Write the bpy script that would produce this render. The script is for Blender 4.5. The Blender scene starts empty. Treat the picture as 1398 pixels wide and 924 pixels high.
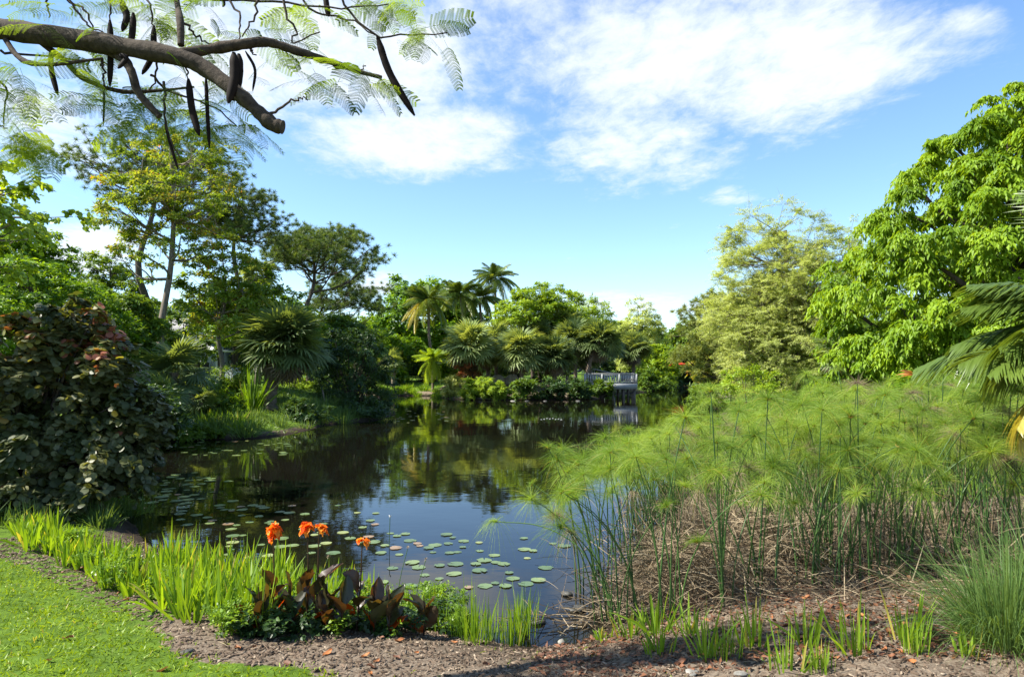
import bpy, math
import numpy as np
from mathutils import Vector, Matrix, Euler
R = math.radians
SC = bpy.context.scene
COL = SC.collection
# ------------------------------------------------------------------ camera, world, sun, exposure
H = 2.1; F = 932.0; PITCH = math.atan(39/932)
cam = bpy.data.cameras.new('camera'); cam.sensor_width = 36; cam.lens = 36*F/1398
cam.clip_end = 3000; cam.clip_start = .05
co = bpy.data.objects.new('camera', cam); COL.objects.link(co)
co.location = (0, 0, H); co.rotation_euler = (R(90)+PITCH, 0, 0); SC.camera = co
SUN_AZ, SUN_EL = -98.0, 48.0          # degrees from +Y (view direction), negative = left
sdir = Vector((math.sin(R(SUN_AZ))*math.cos(R(SUN_EL)), math.cos(R(SUN_AZ))*math.cos(R(SUN_EL)), math.sin(R(SUN_EL))))
sl = bpy.data.lights.new('sun', 'SUN'); sl.energy = 5.0; sl.angle = R(.5); sl.color = (1, .95, .85)
so = bpy.data.objects.new('sun', sl); COL.objects.link(so); so.rotation_euler = (-sdir).to_track_quat('-Z', 'Y').to_euler()
SC.view_settings.view_transform = 'Standard'; SC.view_settings.look = 'None'
SC.view_settings.gamma = 1; SC.view_settings.exposure = 1.32; SC.view_settings.use_curve_mapping = False
SC.cycles.use_denoising = True
SC.cycles.max_bounces = 7; SC.cycles.diffuse_bounces = 3; SC.cycles.glossy_bounces = 3; SC.cycles.transmission_bounces = 4
SC.cycles.transparent_max_bounces = 4; SC.cycles.caustics_reflective = False; SC.cycles.caustics_refractive = False
SC.cycles.sample_clamp_indirect = 6

def build_world():
    w = bpy.data.worlds.new('World'); SC.world = w; w.use_nodes = True
    nt = w.node_tree; N = nt.nodes; L = nt.links; N.clear()
    out = N.new('ShaderNodeOutputWorld'); bg = N.new('ShaderNodeBackground'); bg.inputs[1].default_value = .10
    L.new(bg.outputs[0], out.inputs[0])
    sky = N.new('ShaderNodeTexSky'); sky.sky_type = 'NISHITA'; sky.sun_disc = False
    sky.sun_elevation = R(SUN_EL); sky.sun_rotation = R(SUN_AZ); sky.altitude = 0
    sky.air_density = 1.0; sky.dust_density = .25; sky.ozone_density = 2.2
    tc = N.new('ShaderNodeTexCoord'); sp = N.new('ShaderNodeSeparateXYZ'); L.new(tc.outputs['Generated'], sp.inputs[0])
    def M(op, a, b=None, c=None, clamp=False):
        n = N.new('ShaderNodeMath'); n.operation = op; n.use_clamp = clamp
        for i, v in enumerate((a, b, c)):
            if v is None: continue
            if isinstance(v, (int, float)): n.inputs[i].default_value = v
            else: L.new(v, n.inputs[i])
        return n.outputs[0]
    x, y, z = sp.outputs
    ys = M('MAXIMUM', y, .05); u = M('DIVIDE', x, ys); v = M('DIVIDE', z, ys)
    zs = M('MAXIMUM', M('ADD', z, .03), .03)
    cb = N.new('ShaderNodeCombineXYZ'); L.new(M('DIVIDE', x, zs), cb.inputs[0]); L.new(M('DIVIDE', y, zs), cb.inputs[1])
    # cloud banks, as patches of the sky (u = x/y, v = z/y of the direction)
    banks = [(1000, 60, 340, 130, 1.0), (880, 190, 150, 75, .85), (1230, 75, 210, 50, .62), (1330, 25, 70, 30, .6), (560, 185, 190, 60, .95), (390, 60, 330, 120, 1.0), (40, 150, 160, 120, .75),
             (1000, 266, 46, 17, .75), (860, 415, 150, 20, .8), (515, 388, 50, 20, .9), (110, 342, 90, 40, 1.1), (960, 420, 60, 12, .6), (720, 10, 250, 70, .7)]
    acc = None
    for (px, py, rx, ry, s) in banks:
        du = M('MULTIPLY', M('SUBTRACT', u, (px-699)/F), F/rx/1.25); dv = M('MULTIPLY', M('SUBTRACT', v, (501-py)/F), F/ry/1.25)
        q = M('MULTIPLY', M('SUBTRACT', 1.0, M('ADD', M('MULTIPLY', du, du), M('MULTIPLY', dv, dv)), clamp=True), s)
        acc = q if acc is None else M('MAXIMUM', acc, q)
    front = M('MULTIPLY', M('SUBTRACT', y, .05), 20, clamp=True)
    acc = M('ADD', M('MULTIPLY', acc, front), M('MULTIPLY', M('SUBTRACT', 1.0, front), .35))
    def noise(scale, detail, rough, vs, rot, dist=0):
        mp = N.new('ShaderNodeMapping'); mp.inputs['Scale'].default_value = vs; mp.inputs['Rotation'].default_value = (0, 0, R(rot))
        L.new(cb.outputs[0], mp.inputs[0]); n = N.new('ShaderNodeTexNoise'); n.inputs['Scale'].default_value = scale
        n.inputs['Detail'].default_value = detail; n.inputs['Roughness'].default_value = rough; n.inputs['Distortion'].default_value = dist
        L.new(mp.outputs[0], n.inputs[0]); return n.outputs[0]
    n1 = noise(1.6, 8, .62, (1.3, .8, 1), 12, .3); n2 = noise(6.5, 9, .68, (1.3, .85, 1), 20, .3)
    d = M('ADD', M('MULTIPLY', n1, .6), M('MULTIPLY', n2, .4))
    k = M('SUBTRACT', M('ADD', M('MULTIPLY', acc, .62), M('MULTIPLY', M('SUBTRACT', d, .5), 1.7)), .14)
    mr = N.new('ShaderNodeMapRange'); mr.interpolation_type = 'SMOOTHSTEP'; L.new(k, mr.inputs[0])
    mr.inputs[1].default_value = 0.0; mr.inputs[2].default_value = .52; mr.inputs[3].default_value = 0; mr.inputs[4].default_value = .93
    # bluer air than the model's default and white clouds
    hs = N.new('ShaderNodeHueSaturation'); hs.inputs['Saturation'].default_value = 1.06; hs.inputs['Value'].default_value = 1.0; L.new(sky.outputs[0], hs.inputs['Color'])
    mx = N.new('ShaderNodeMix'); mx.data_type = 'RGBA'; L.new(mr.outputs[0], mx.inputs[0]); tn = N.new('ShaderNodeMix'); tn.data_type = 'RGBA'; tn.blend_type = 'MULTIPLY'; tn.inputs[0].default_value = 1; L.new(hs.outputs[0], tn.inputs[6]); tn.inputs[7].default_value = (.95, 1.02, 1.08, 1); L.new(tn.outputs[2], mx.inputs[6])
    mx.inputs[7].default_value = (4.3, 4.6, 4.95, 1)
    L.new(mx.outputs[2], bg.inputs[0])
build_world()

# ------------------------------------------------------------------ helpers
cp, sp_ = math.cos(PITCH), math.sin(PITCH)
def ray(px, py):
    a, c = (px-699)/F, (462-py)/F
    return np.array([a, cp-sp_*c, sp_+cp*c])
def AT(px, py, Y):
    d = ray(px, py); return np.array([0, 0, H]) + d*(Y/d[1])
def GP(px, py, z=0.0):
    d = ray(px, py); return np.array([0, 0, H]) + d*((z-H)/d[2])
def rg(s): return np.random.default_rng(s)
def nrm(v): return v/np.maximum(np.linalg.norm(v, axis=-1, keepdims=True), 1e-9)

class Buf:
    def __init__(s): s.V = []; s.F = []; s.T = []; s.n = 0
    def add(s, V, Fc, t=0.5):
        V = np.asarray(V, float).reshape(-1, 3); Fc = np.asarray(Fc, int)
        s.V.append(V); s.F.append(Fc+s.n); s.T.append(np.broadcast_to(np.asarray(t, float), (len(V),)).copy()); s.n += len(V)
    def inst(s, TV, TF, P, M3, t):
        TV = np.asarray(TV, float); n = len(P); k = len(TV)
        V = np.einsum('nij,kj->nki', M3, TV)+P[:, None, :]
        Fc = (np.asarray(TF)[None]+(np.arange(n)*k)[:, None, None]).reshape(-1, np.asarray(TF).shape[1])
        s.add(V.reshape(-1, 3), Fc, np.repeat(np.broadcast_to(t, (n,)), k))
    def mesh(s, name, mat, smooth=False):
        me = bpy.data.meshes.new(name)
        if not s.V: return me
        V = np.concatenate(s.V); me.vertices.add(len(V)); me.vertices.foreach_set('co', V.ravel())
        loops = np.concatenate([f.ravel() for f in s.F]); tot = np.concatenate([np.full(len(f), f.shape[1]) for f in s.F])
        st = np.concatenate([[0], np.cumsum(tot)[:-1]])
        me.loops.add(len(loops)); me.loops.foreach_set('vertex_index', loops.astype(np.int32))
        me.polygons.add(len(tot)); me.polygons.foreach_set('loop_start', st.astype(np.int32))
        try: me.polygons.foreach_set('loop_total', tot.astype(np.int32))
        except Exception: pass
        me.update(calc_edges=True); me.validate()
        at = me.attributes.new('tint', 'FLOAT', 'POINT'); T = np.concatenate(s.T)
        if len(at.data) == len(T): at.data.foreach_set('value', T.astype(np.float32))
        if smooth: me.polygons.foreach_set('use_smooth', np.ones(len(me.polygons), bool))
        me.materials.append(mat); return me
def obj(name, buf, mat, parent=None, smooth=False):
    me = buf.mesh(name, mat, smooth) if isinstance(buf, Buf) else buf
    o = bpy.data.objects.new(name, me); COL.objects.link(o)
    if parent is not None:
        o.parent = parent; o.matrix_parent_inverse = Matrix.Translation(-Vector(parent.location)) if parent.type == 'EMPTY' else Matrix()
    return o
def tag(o, label, cat, group=None, kind=None):
    if label: o['label'] = label
    if cat: o['category'] = cat
    if group: o['group'] = group
    if kind: o['kind'] = kind
    return o
def thing(name, label, cat, loc=(0, 0, 0), group=None):
    o = bpy.data.objects.new(name, None); COL.objects.link(o); o.location = tuple(float(a) for a in loc); o.empty_display_size = .1
    return tag(o, label, cat, group)
def copy_thing(root, loc, rz=0., sc=1., label=None):
    bpy_root = root.copy(); COL.objects.link(bpy_root); bpy_root.location = tuple(float(a) for a in loc)
    bpy_root.rotation_euler = (0, 0, rz); bpy_root.scale = (sc, sc, sc)
    if label: bpy_root['label'] = label
    def rec(src, dst):
        for ch in list(src.children):
            c = ch.copy(); COL.objects.link(c); c.parent = dst; c.matrix_parent_inverse = ch.matrix_parent_inverse.copy(); rec(ch, c)
    rec(root, bpy_root); return bpy_root

def ribbons(buf, P, D, Ln, W, bend=.3, segs=4, prof='grass', t=.5, side=None, rng=None, fold=0., curl=None):
    """N curved tapered blades; D unit directions, bend = droop of the tip as a share of the length."""
    P = np.asarray(P, float); n = len(P); D = nrm(np.asarray(D, float)); rng = rng or rg(1)
    Ln = np.broadcast_to(Ln, (n,)); W = np.broadcast_to(W, (n,)); bend = np.broadcast_to(bend, (n,))
    if side is None:
        r = rng.normal(size=(n, 3)); r[:, 2] *= .35; side = nrm(np.cross(D, r))
    ts = np.linspace(0, 1, segs+1)
    if prof == 'grass': w = np.where(ts < .5, 1.0, 1-((ts-.5)/.5)**1.6); w[0] = .75
    elif prof == 'lance': w = np.sin(np.pi*np.clip(ts, .0, 1)**.8)*1.0+.04; w[0] = .12
    elif prof == 'line': w = np.full(segs+1, 1.0); w[-1] = .4
    elif prof == 'oval': w = np.sin(np.pi*ts**.9)**.7+.03
    w[-1] = max(.02, min(w[-1], .4) if prof == 'line' else .03)
    C = P[:, None]+D[:, None]*(Ln[:, None]*ts)[..., None]
    C[..., 2] -= (bend*Ln)[:, None]*ts**2
    if curl is not None: C += curl[:, None]*((Ln[:, None]*ts**2)[..., None])
    hw = (W[:, None]*w*.5)[..., None]*side[:, None]
    if fold:
        up = nrm(np.cross(side, D)); off = up[:, None]*(W[:, None]*w*fold)[..., None]
        V = np.stack([C-hw+off, C, C+hw+off], 2).reshape(n, -1, 3); k = 3
    else: V = np.stack([C-hw, C+hw], 2).reshape(n, -1, 3); k = 2
    f = []
    for i in range(segs):
        for j in range(k-1): f.append([i*k+j, i*k+j+1, (i+1)*k+j+1, (i+1)*k+j])
    f = np.array(f); m = (segs+1)*k
    Fc = (f[None]+(np.arange(n)*m)[:, None, None]).reshape(-1, 4)
    buf.add(V.reshape(-1, 3), Fc, np.repeat(np.broadcast_to(t, (n,)), m))
    return C[:, -1]
def tube(buf, pts, rad, sides=6, t=.5, cap=True):
    P = np.asarray(pts, float); n = len(P); rad = np.broadcast_to(rad, (n,))
    T = nrm(np.gradient(P, axis=0)); ref = np.array([0, 0, 1.]) if abs(T[0][2]) < .9 else np.array([1., 0, 0])
    s = nrm(np.cross(T[0], ref)); V = []
    a = np.arange(sides)*2*np.pi/sides
    for i in range(n):
        s = nrm(s-T[i]*np.dot(s, T[i])); b = np.cross(T[i], s)
        V.append(P[i]+rad[i]*(np.cos(a)[:, None]*s+np.sin(a)[:, None]*b))
    V = np.concatenate(V); Fc = []
    for i in range(n-1):
        for j in range(sides):
            k = (j+1) % sides; Fc.append([i*sides+j, i*sides+k, (i+1)*sides+k, (i+1)*sides+j])
    buf.add(V, Fc, t)
    if cap:
        for (i, rev) in ((0, 1), (n-1, 0)):
            ring = V[i*sides:(i+1)*sides]; c = ring.mean(0); q = np.array([[sides, j, (j+1) % sides] for j in range(sides)])
            buf.add(np.vstack([ring, c]), q[:, ::-1] if rev else q, t)
def spline(pts, n):
    P = np.asarray(pts, float); m = len(P); Q = np.vstack([2*P[0]-P[1], P, 2*P[-1]-P[-2]]); out = []
    for t in np.linspace(0, m-1-1e-6, n):
        i = int(t); f = t-i; a, b, c, d = Q[i:i+4]
        out.append(.5*((2*b)+(-a+c)*f+(2*a-5*b+4*c-d)*f*f+(-a+3*b-3*c+d)*f**3))
    return np.array(out)
def box(buf, lo, hi, t=.5, rz=0, c=None):
    x0, y0, z0 = lo; x1, y1, z1 = hi
    V = np.array([[x0, y0, z0], [x1, y0, z0], [x1, y1, z0], [x0, y1, z0], [x0, y0, z1], [x1, y0, z1], [x1, y1, z1], [x0, y1, z1]], float)
    if rz:
        cc = np.array(c); q = V[:, :2]-cc[:2]; V[:, 0] = cc[0]+q[:, 0]*math.cos(rz)-q[:, 1]*math.sin(rz); V[:, 1] = cc[1]+q[:, 0]*math.sin(rz)+q[:, 1]*math.cos(rz)
    buf.add(V, [[0, 3, 2, 1], [4, 5, 6, 7], [0, 1, 5, 4], [1, 2, 6, 5], [2, 3, 7, 6], [3, 0, 4, 7]], t)
def frames(A, up):
    """columns: x side, y axis (A), z normal"""
    A = nrm(A); X = nrm(np.cross(A, up)); Z = np.cross(X, A)
    return np.stack([X, A, Z], -1)

# ------------------------------------------------------------------ materials
def mat_new(name):
    m = bpy.data.materials.new(name); m.use_nodes = True; nt = m.node_tree; nt.nodes.clear()
    out = nt.nodes.new('ShaderNodeOutputMaterial'); return m, nt, nt.nodes, nt.links, out
def ramp(N, stops, interp='LINEAR'):
    r = N.new('ShaderNodeValToRGB'); r.color_ramp.interpolation = interp; e = r.color_ramp.elements
    while len(e) < len(stops): e.new(.5)
    for i, (p, c) in enumerate(stops): e[i].position = p; e[i].color = (*c, 1)
    return r
def leaf_mat(name, cols, trans=.35, rough=.45, tcol=None, spec=.35, pos=None):
    m, nt, N, L, out = mat_new(name)
    at = N.new('ShaderNodeAttribute'); at.attribute_name = 'tint'
    pos = pos or list(np.linspace(0, 1, len(cols)))
    r = ramp(N, list(zip(pos, cols))); L.new(at.outputs['Fac'], r.inputs[0])
    bs = N.new('ShaderNodeBsdfPrincipled'); bs.inputs['Roughness'].default_value = rough; bs.inputs['Specular IOR Level'].default_value = spec
    L.new(r.outputs[0], bs.inputs['Base Color'])
    tr = N.new('ShaderNodeBsdfTranslucent')
    hs = N.new('ShaderNodeMix'); hs.data_type = 'RGBA'; hs.blend_type = 'MULTIPLY'; hs.inputs[0].default_value = 1
    L.new(r.outputs[0], hs.inputs[6]); hs.inputs[7].default_value = (*(tcol or (2.3, 1.9, .6)), 1)
    L.new(hs.outputs[2], tr.inputs[0])
    mx = N.new('ShaderNodeMixShader'); mx.inputs[0].default_value = trans
    L.new(bs.outputs[0], mx.inputs[1]); L.new(tr.outputs[0], mx.inputs[2]); L.new(mx.outputs[0], out.inputs[0])
    return m
def rough_mat(name, c1, c2, scale=8, rough=.9, bump=.4, stretch=(1, 1, 1), spec=.2, dist=.02):
    m, nt, N, L, out = mat_new(name)
    tc = N.new('ShaderNodeTexCoord'); mp = N.new('ShaderNodeMapping'); mp.inputs['Scale'].default_value = stretch
    L.new(tc.outputs['Object'], mp.inputs[0])
    n = N.new('ShaderNodeTexNoise'); n.inputs['Scale'].default_value = scale; n.inputs['Detail'].default_value = 8; n.inputs['Roughness'].default_value = .65
    L.new(mp.outputs[0], n.inputs[0]); r = ramp(N, [(.3, c1), (.7, c2)]); L.new(n.outputs[0], r.inputs[0])
    at = N.new('ShaderNodeAttribute'); at.attribute_name = 'tint'
    mm = N.new('ShaderNodeMapRange'); mm.inputs[3].default_value = .6; mm.inputs[4].default_value = 1.4; L.new(at.outputs['Fac'], mm.inputs[0])
    vm = N.new('ShaderNodeVectorMath'); vm.operation = 'SCALE'; L.new(r.outputs[0], vm.inputs[0]); L.new(mm.outputs[0], vm.inputs['Scale'])
    bs = N.new('ShaderNodeBsdfPrincipled'); bs.inputs['Roughness'].default_value = rough; bs.inputs['Specular IOR Level'].default_value = spec
    L.new(vm.outputs[0], bs.inputs['Base Color'])
    b = N.new('ShaderNodeBump'); b.inputs['Strength'].default_value = bump; b.inputs['Distance'].default_value = dist; L.new(n.outputs[0], b.inputs['Height']); L.new(b.outputs[0], bs.inputs['Normal'])
    L.new(bs.outputs[0], out.inputs[0]); return m
MT = {}
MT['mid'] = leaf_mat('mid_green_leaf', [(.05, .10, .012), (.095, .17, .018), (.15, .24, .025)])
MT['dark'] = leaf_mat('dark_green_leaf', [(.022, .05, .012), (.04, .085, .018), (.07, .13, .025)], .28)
MT['bright'] = leaf_mat('bright_green_leaf', [(.07, .15, .010), (.12, .225, .014), (.175, .29, .022)], .4)
MT['lime'] = leaf_mat('lime_leaf', [(.13, .22, .015), (.22, .33, .025), (.31, .42, .05)], .4)
MT['glossy'] = leaf_mat('glossy_fresh_leaf', [(.09, .17, .006), (.155, .26, .010), (.23, .34, .016)], .36, .5, spec=.25)
MT['pale'] = leaf_mat('pale_feathery_leaf', [(.28, .33, .09), (.39, .44, .13), (.52, .55, .20)], .42, .6, (1.5, 1.5, .7))
MT['multi'] = leaf_mat('mixed_turning_leaf', [(.08, .15, .015), (.15, .23, .025), (.24, .27, .04), (.36, .25, .05), (.36, .13, .05)], .45, pos=[0, .5, .8, .93, 1])
MT['pine'] = leaf_mat('pine_needle', [(.04, .08, .018), (.085, .14, .03), (.16, .22, .05)], .3, .5)
MT['pine_y'] = leaf_mat('yellowing_pine_needle', [(.12, .17, .03), (.20, .25, .05), (.32, .34, .08)], .2, .5)
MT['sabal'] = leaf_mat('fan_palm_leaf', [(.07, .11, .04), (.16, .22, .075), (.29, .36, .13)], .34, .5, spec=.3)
MT['coco'] = leaf_mat('feather_palm_leaf', [(.06, .11, .02), (.12, .18, .03), (.23, .27, .05), (.36, .33, .09)], .3, .35, spec=.5, pos=[0, .6, .85, 1])
MT['deadfrond'] = leaf_mat('dead_frond', [(.12, .09, .06), (.20, .16, .11), (.30, .25, .18)], .15, .8, (1.2, 1.1, .8), .1)
MT['bush'] = leaf_mat('round_bronze_leaf', [(.035, .05, .015), (.075, .09, .03), (.15, .155, .07), (.26, .25, .05), (.27, .10, .06)], .32, .45, (2.2, 1.9, .5), .3, pos=[0, .4, .75, .92, 1])  # yellow stop stands in for sunlit leaves, red is the tip colour
MT['lawn'] = leaf_mat('lawn_blade', [(.125, .20, .010), (.20, .30, .012), (.30, .39, .02), (.38, .33, .11)], .35, .5, (1.7, 1.5, .4), pos=[0, .5, .93, 1])
MT['blade'] = leaf_mat('strap_blade', [(.07, .14, .012), (.14, .245, .018), (.25, .37, .03), (.42, .37, .08)], .4, .4, (1.8, 1.6, .4), pos=[0, .5, .93, 1])
MT['fine'] = leaf_mat('fine_grass_blade', [(.05, .10, .025), (.09, .16, .04), (.15, .23, .06)], .35, .5)
MT['silver'] = leaf_mat('silvery_grass', [(.30, .34, .05), (.42, .45, .08), (.54, .55, .18)], .3, .5, (1.3, 1.3, .6))
MT['red'] = leaf_mat('red_leaf', [(.14, .13, .03), (.36, .11, .03), (.44, .20, .05)], .3, .5, (1.5, 1.2, .6))
MT['umbel'] = leaf_mat('papyrus_ray', [(.13, .22, .03), (.24, .34, .045), (.35, .44, .07), (.45, .26, .06)], .45, .5, (1.5, 1.5, .6), pos=[0, .5, .9, 1])
MT['stalk'] = leaf_mat('papyrus_stalk', [(.035, .08, .02), (.06, .12, .03), (.10, .16, .04)], .1, .4)
MT['thatch'] = leaf_mat('dry_stalk', [(.10, .07, .045), (.21, .16, .10), (.36, .29, .19)], .1, .8, (1, 1, .8), .1)
MT['pinn'] = leaf_mat('feathery_poinciana_leaf', [(.06, .10, .015), (.12, .18, .025), (.22, .28, .04)], .45, .5, (1.9, 1.9, .6))
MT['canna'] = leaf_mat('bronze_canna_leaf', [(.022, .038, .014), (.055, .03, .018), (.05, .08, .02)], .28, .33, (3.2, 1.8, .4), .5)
MT['canna_backlit'] = leaf_mat('backlit_canna_leaf', [(.10, .025, .008), (.25, .07, .01)], .6, .33, (3.8, 1.6, .3), .4)  # lit copy of the bronze canna leaf, backlight glow put into the colour
MT['petal'] = leaf_mat('orange_petal', [(.85, .09, .008), (.95, .21, .014), (.95, .40, .04)], .5, .45, (1.15, 1.3, 1))
MT['pad'] = leaf_mat('lily_pad', [(.08, .13, .05), (.15, .21, .07), (.28, .31, .11), (.27, .18, .10)], .1, .3, spec=.6, pos=[0, .5, .85, 1])
MT['leaflit'] = leaf_mat('fallen_leaf', [(.08, .035, .02), (.22, .09, .04), (.42, .16, .05)], .15, .6, (1, 1, .8))
MT['bark'] = rough_mat('grey_bark', (.10, .08, .06), (.26, .22, .18), 14, stretch=(1, 1, .3))
MT['dbark'] = rough_mat('dark_bark', (.035, .028, .022), (.12, .095, .075), 16, bump=.7, stretch=(1, 1, .4), dist=.03)
MT['pbark'] = rough_mat('palm_bark', (.10, .075, .055), (.25, .20, .15), 9, bump=.8, stretch=(1, 1, 2.2), dist=.04)
MT['branch'] = rough_mat('poinciana_bark', (.022, .017, .012), (.085, .065, .046), 22, bump=.9, dist=.012)
MT['pod'] = rough_mat('dark_seed_pod', (.008, .005, .004), (.02, .013, .01), 20, .7, .3, spec=.1, dist=.004)
MT['rock'] = rough_mat('limestone', (.10, .095, .08), (.34, .32, .28), 7, bump=.7, dist=.04)
MT['wetrock'] = rough_mat('wet_grey_rock', (.03, .028, .025), (.12, .115, .10), 9, .5, .7, dist=.03)
MT['chip'] = leaf_mat('wood_chip', [(.045, .032, .022), (.14, .10, .07), (.36, .29, .21)], 0.02, .9, (1, 1, 1), .1)
MT['deck'] = rough_mat('weathered_white_wood', (.24, .25, .25), (.40, .40, .38), 6, .8, .2, (1, 1, 4))
MT['dwood'] = rough_mat('dark_weathered_wood', (.10, .085, .07), (.22, .19, .16), 8, .9, .4, (3, 3, 1))
MT['wall'] = rough_mat('grey_green_siding', (.30, .34, .30), (.38, .42, .38), 3, .8, .1, (1, 1, 6))
MT['roofm'] = rough_mat('grey_shingle', (.24, .23, .22), (.36, .35, .33), 14, .85, .4)
MT['white'] = rough_mat('white_paint', (.68, .68, .66), (.8, .8, .78), 3, .45, .05, spec=.5)
MT['brick'] = rough_mat('red_brick', (.28, .10, .08), (.45, .20, .16), 10, .9, .4, (1, 1, 4))
MT['rubber'] = rough_mat('black_rubber', (.015, .015, .015), (.03, .03, .03), 10, .8, .1)
MT['glass'] = rough_mat('dark_glass', (.02, .025, .03), (.03, .035, .04), 2, .08, 0, spec=.8)
MT['redc'] = rough_mat('red_canvas', (.55, .03, .02), (.7, .05, .03), 5, .8, .1)
MT['tan'] = rough_mat('tan_thatch', (.28, .24, .17), (.46, .41, .31), 18, .9, .7, dist=.05)

# ------------------------------------------------------------------ terrain and water
SH = [(-5.9, 10.4), (-7.6, 13), (-9.3, 16), (-10, 18.6), (-9.2, 19.9), (-7.8, 19.9), (-6.9, 21.6), (-6.7, 24.8), (-5.3, 27.3), (-5.2, 31), (-6.3, 36), (-8.6, 43), (-9.9, 48.6),
      (-7.6, 50.2), (-5.6, 49.6), (-4.9, 45.8), (-2.4, 43.2), (2.8, 43.4), (5.6, 44.8), (6.3, 47.3), (7.6, 53), (11.2, 57), (11.6, 61), (13.8, 67.5), (18.6, 73), (18, 64), (13.6, 48), (9.8, 33), (6.5, 22), (4.2, 15.5), (2.6, 12), (2.0, 9.4),
      (1.75, 7.6), (1.5, 6.7), (1.1, 6.1), (.75, 5.55), (.5, 5.28), (.15, 5.2), (-.4, 5.42), (-1.1, 5.75), (-2.0, 6.3), (-2.9, 6.9), (-3.9, 7.7), (-4.9, 8.9)]
SHA = np.array(SH)
def sdist(x, y):
    x = np.atleast_1d(np.asarray(x, float)); y = np.atleast_1d(np.asarray(y, float)); P = np.stack([x.ravel(), y.ravel()], -1)
    d = np.full(len(P), 1e9); ins = np.zeros(len(P), bool); n = len(SHA)
    for i in range(n):
        a, b = SHA[i], SHA[(i+1) % n]; e = b-a
        t = np.clip(((P-a)@e)/(e@e), 0, 1); d = np.minimum(d, np.hypot(*(P-(a+t[:, None]*e)).T))
        c = ((a[1] > P[:, 1]) != (b[1] > P[:, 1])); xi = a[0]+(P[:, 1]-a[1])*e[0]/(e[1] if abs(e[1]) > 1e-9 else 1e-9)
        ins ^= c & (P[:, 0] < xi)
    return np.where(ins, -d, d).reshape(x.shape)
def smooth(a, b, x): t = np.clip((x-a)/(b-a), 0, 1); return t*t*(3-2*t)
def hgt(x, y):
    x = np.atleast_1d(np.asarray(x, float)); y = np.atleast_1d(np.asarray(y, float))
    d = sdist(x, y)
    d = d+.10*np.sin(x*2.3+1.1*np.sin(y*1.7))*np.cos(y*2.1)*np.clip((y-3)/8, .3, 1)
    h = np.where(d > 0, .36*(1-np.exp(-d/1.1)), .35*np.maximum(d, -1.6))
    h = h+np.where(d > 0, .6*smooth(2, 16, d), 0)
    h = h+np.where(d > 0, .03*np.sin(x*1.3+y*.4)*np.sin(y*1.1-x*.3)+.012*np.sin(x*5.1)*np.sin(y*4.3), 0)*np.clip(d, 0, 1)
    h = h+.5*smooth(6, 14, -x)*smooth(18, 27, y)*smooth(0, 5, d)*smooth(60, 45, y)
    h = h+.75*np.exp(-((x-0)/5.)**2-((y-53)/4.5)**2)*smooth(.5, 3, d)
    return h
def gz(x, y): return float(hgt(x, y)[0])
LAWN_PX = [(-700, 700), (-60, 742), (0, 764), (40, 775), (85, 797), (130, 822), (180, 842), (222, 864), (228, 884), (262, 900), (340, 907), (410, 914), (480, 932), (560, 990), (600, 1100)]
LAWN = []
for (a, b) in LAWN_PX:
    z = .36
    for _ in range(6): q = GP(a, b, z); z = gz(q[0], q[1])
    LAWN.append((q[0], q[1]))
LAWN = np.array([(-20, LAWN[0][1])]+LAWN+[(1.5, -1), (-20, -1)])
def inpoly(x, y, P):
    ins = np.zeros(x.shape, bool); n = len(P)
    for i in range(n):
        a, b = P[i], P[(i+1) % n]; c = ((a[1] > y) != (b[1] > y)); ins ^= c & (x < a[0]+(y-a[1])*(b[0]-a[0])/((b[1]-a[1]) or 1e-9))
    return ins
def ticks(lo, hi, d0, d1, c0, c1, k):
    out = list(np.arange(c0, c1, d0)); s = d0; v = c1
    while v < hi: out.append(v); s = min(s*k, d1); v += s
    s = d0; v = c0-d0
    while v > lo: out.insert(0, v); s = min(s*k, d1); v -= s
    return np.array([lo]+out+[hi])
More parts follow.
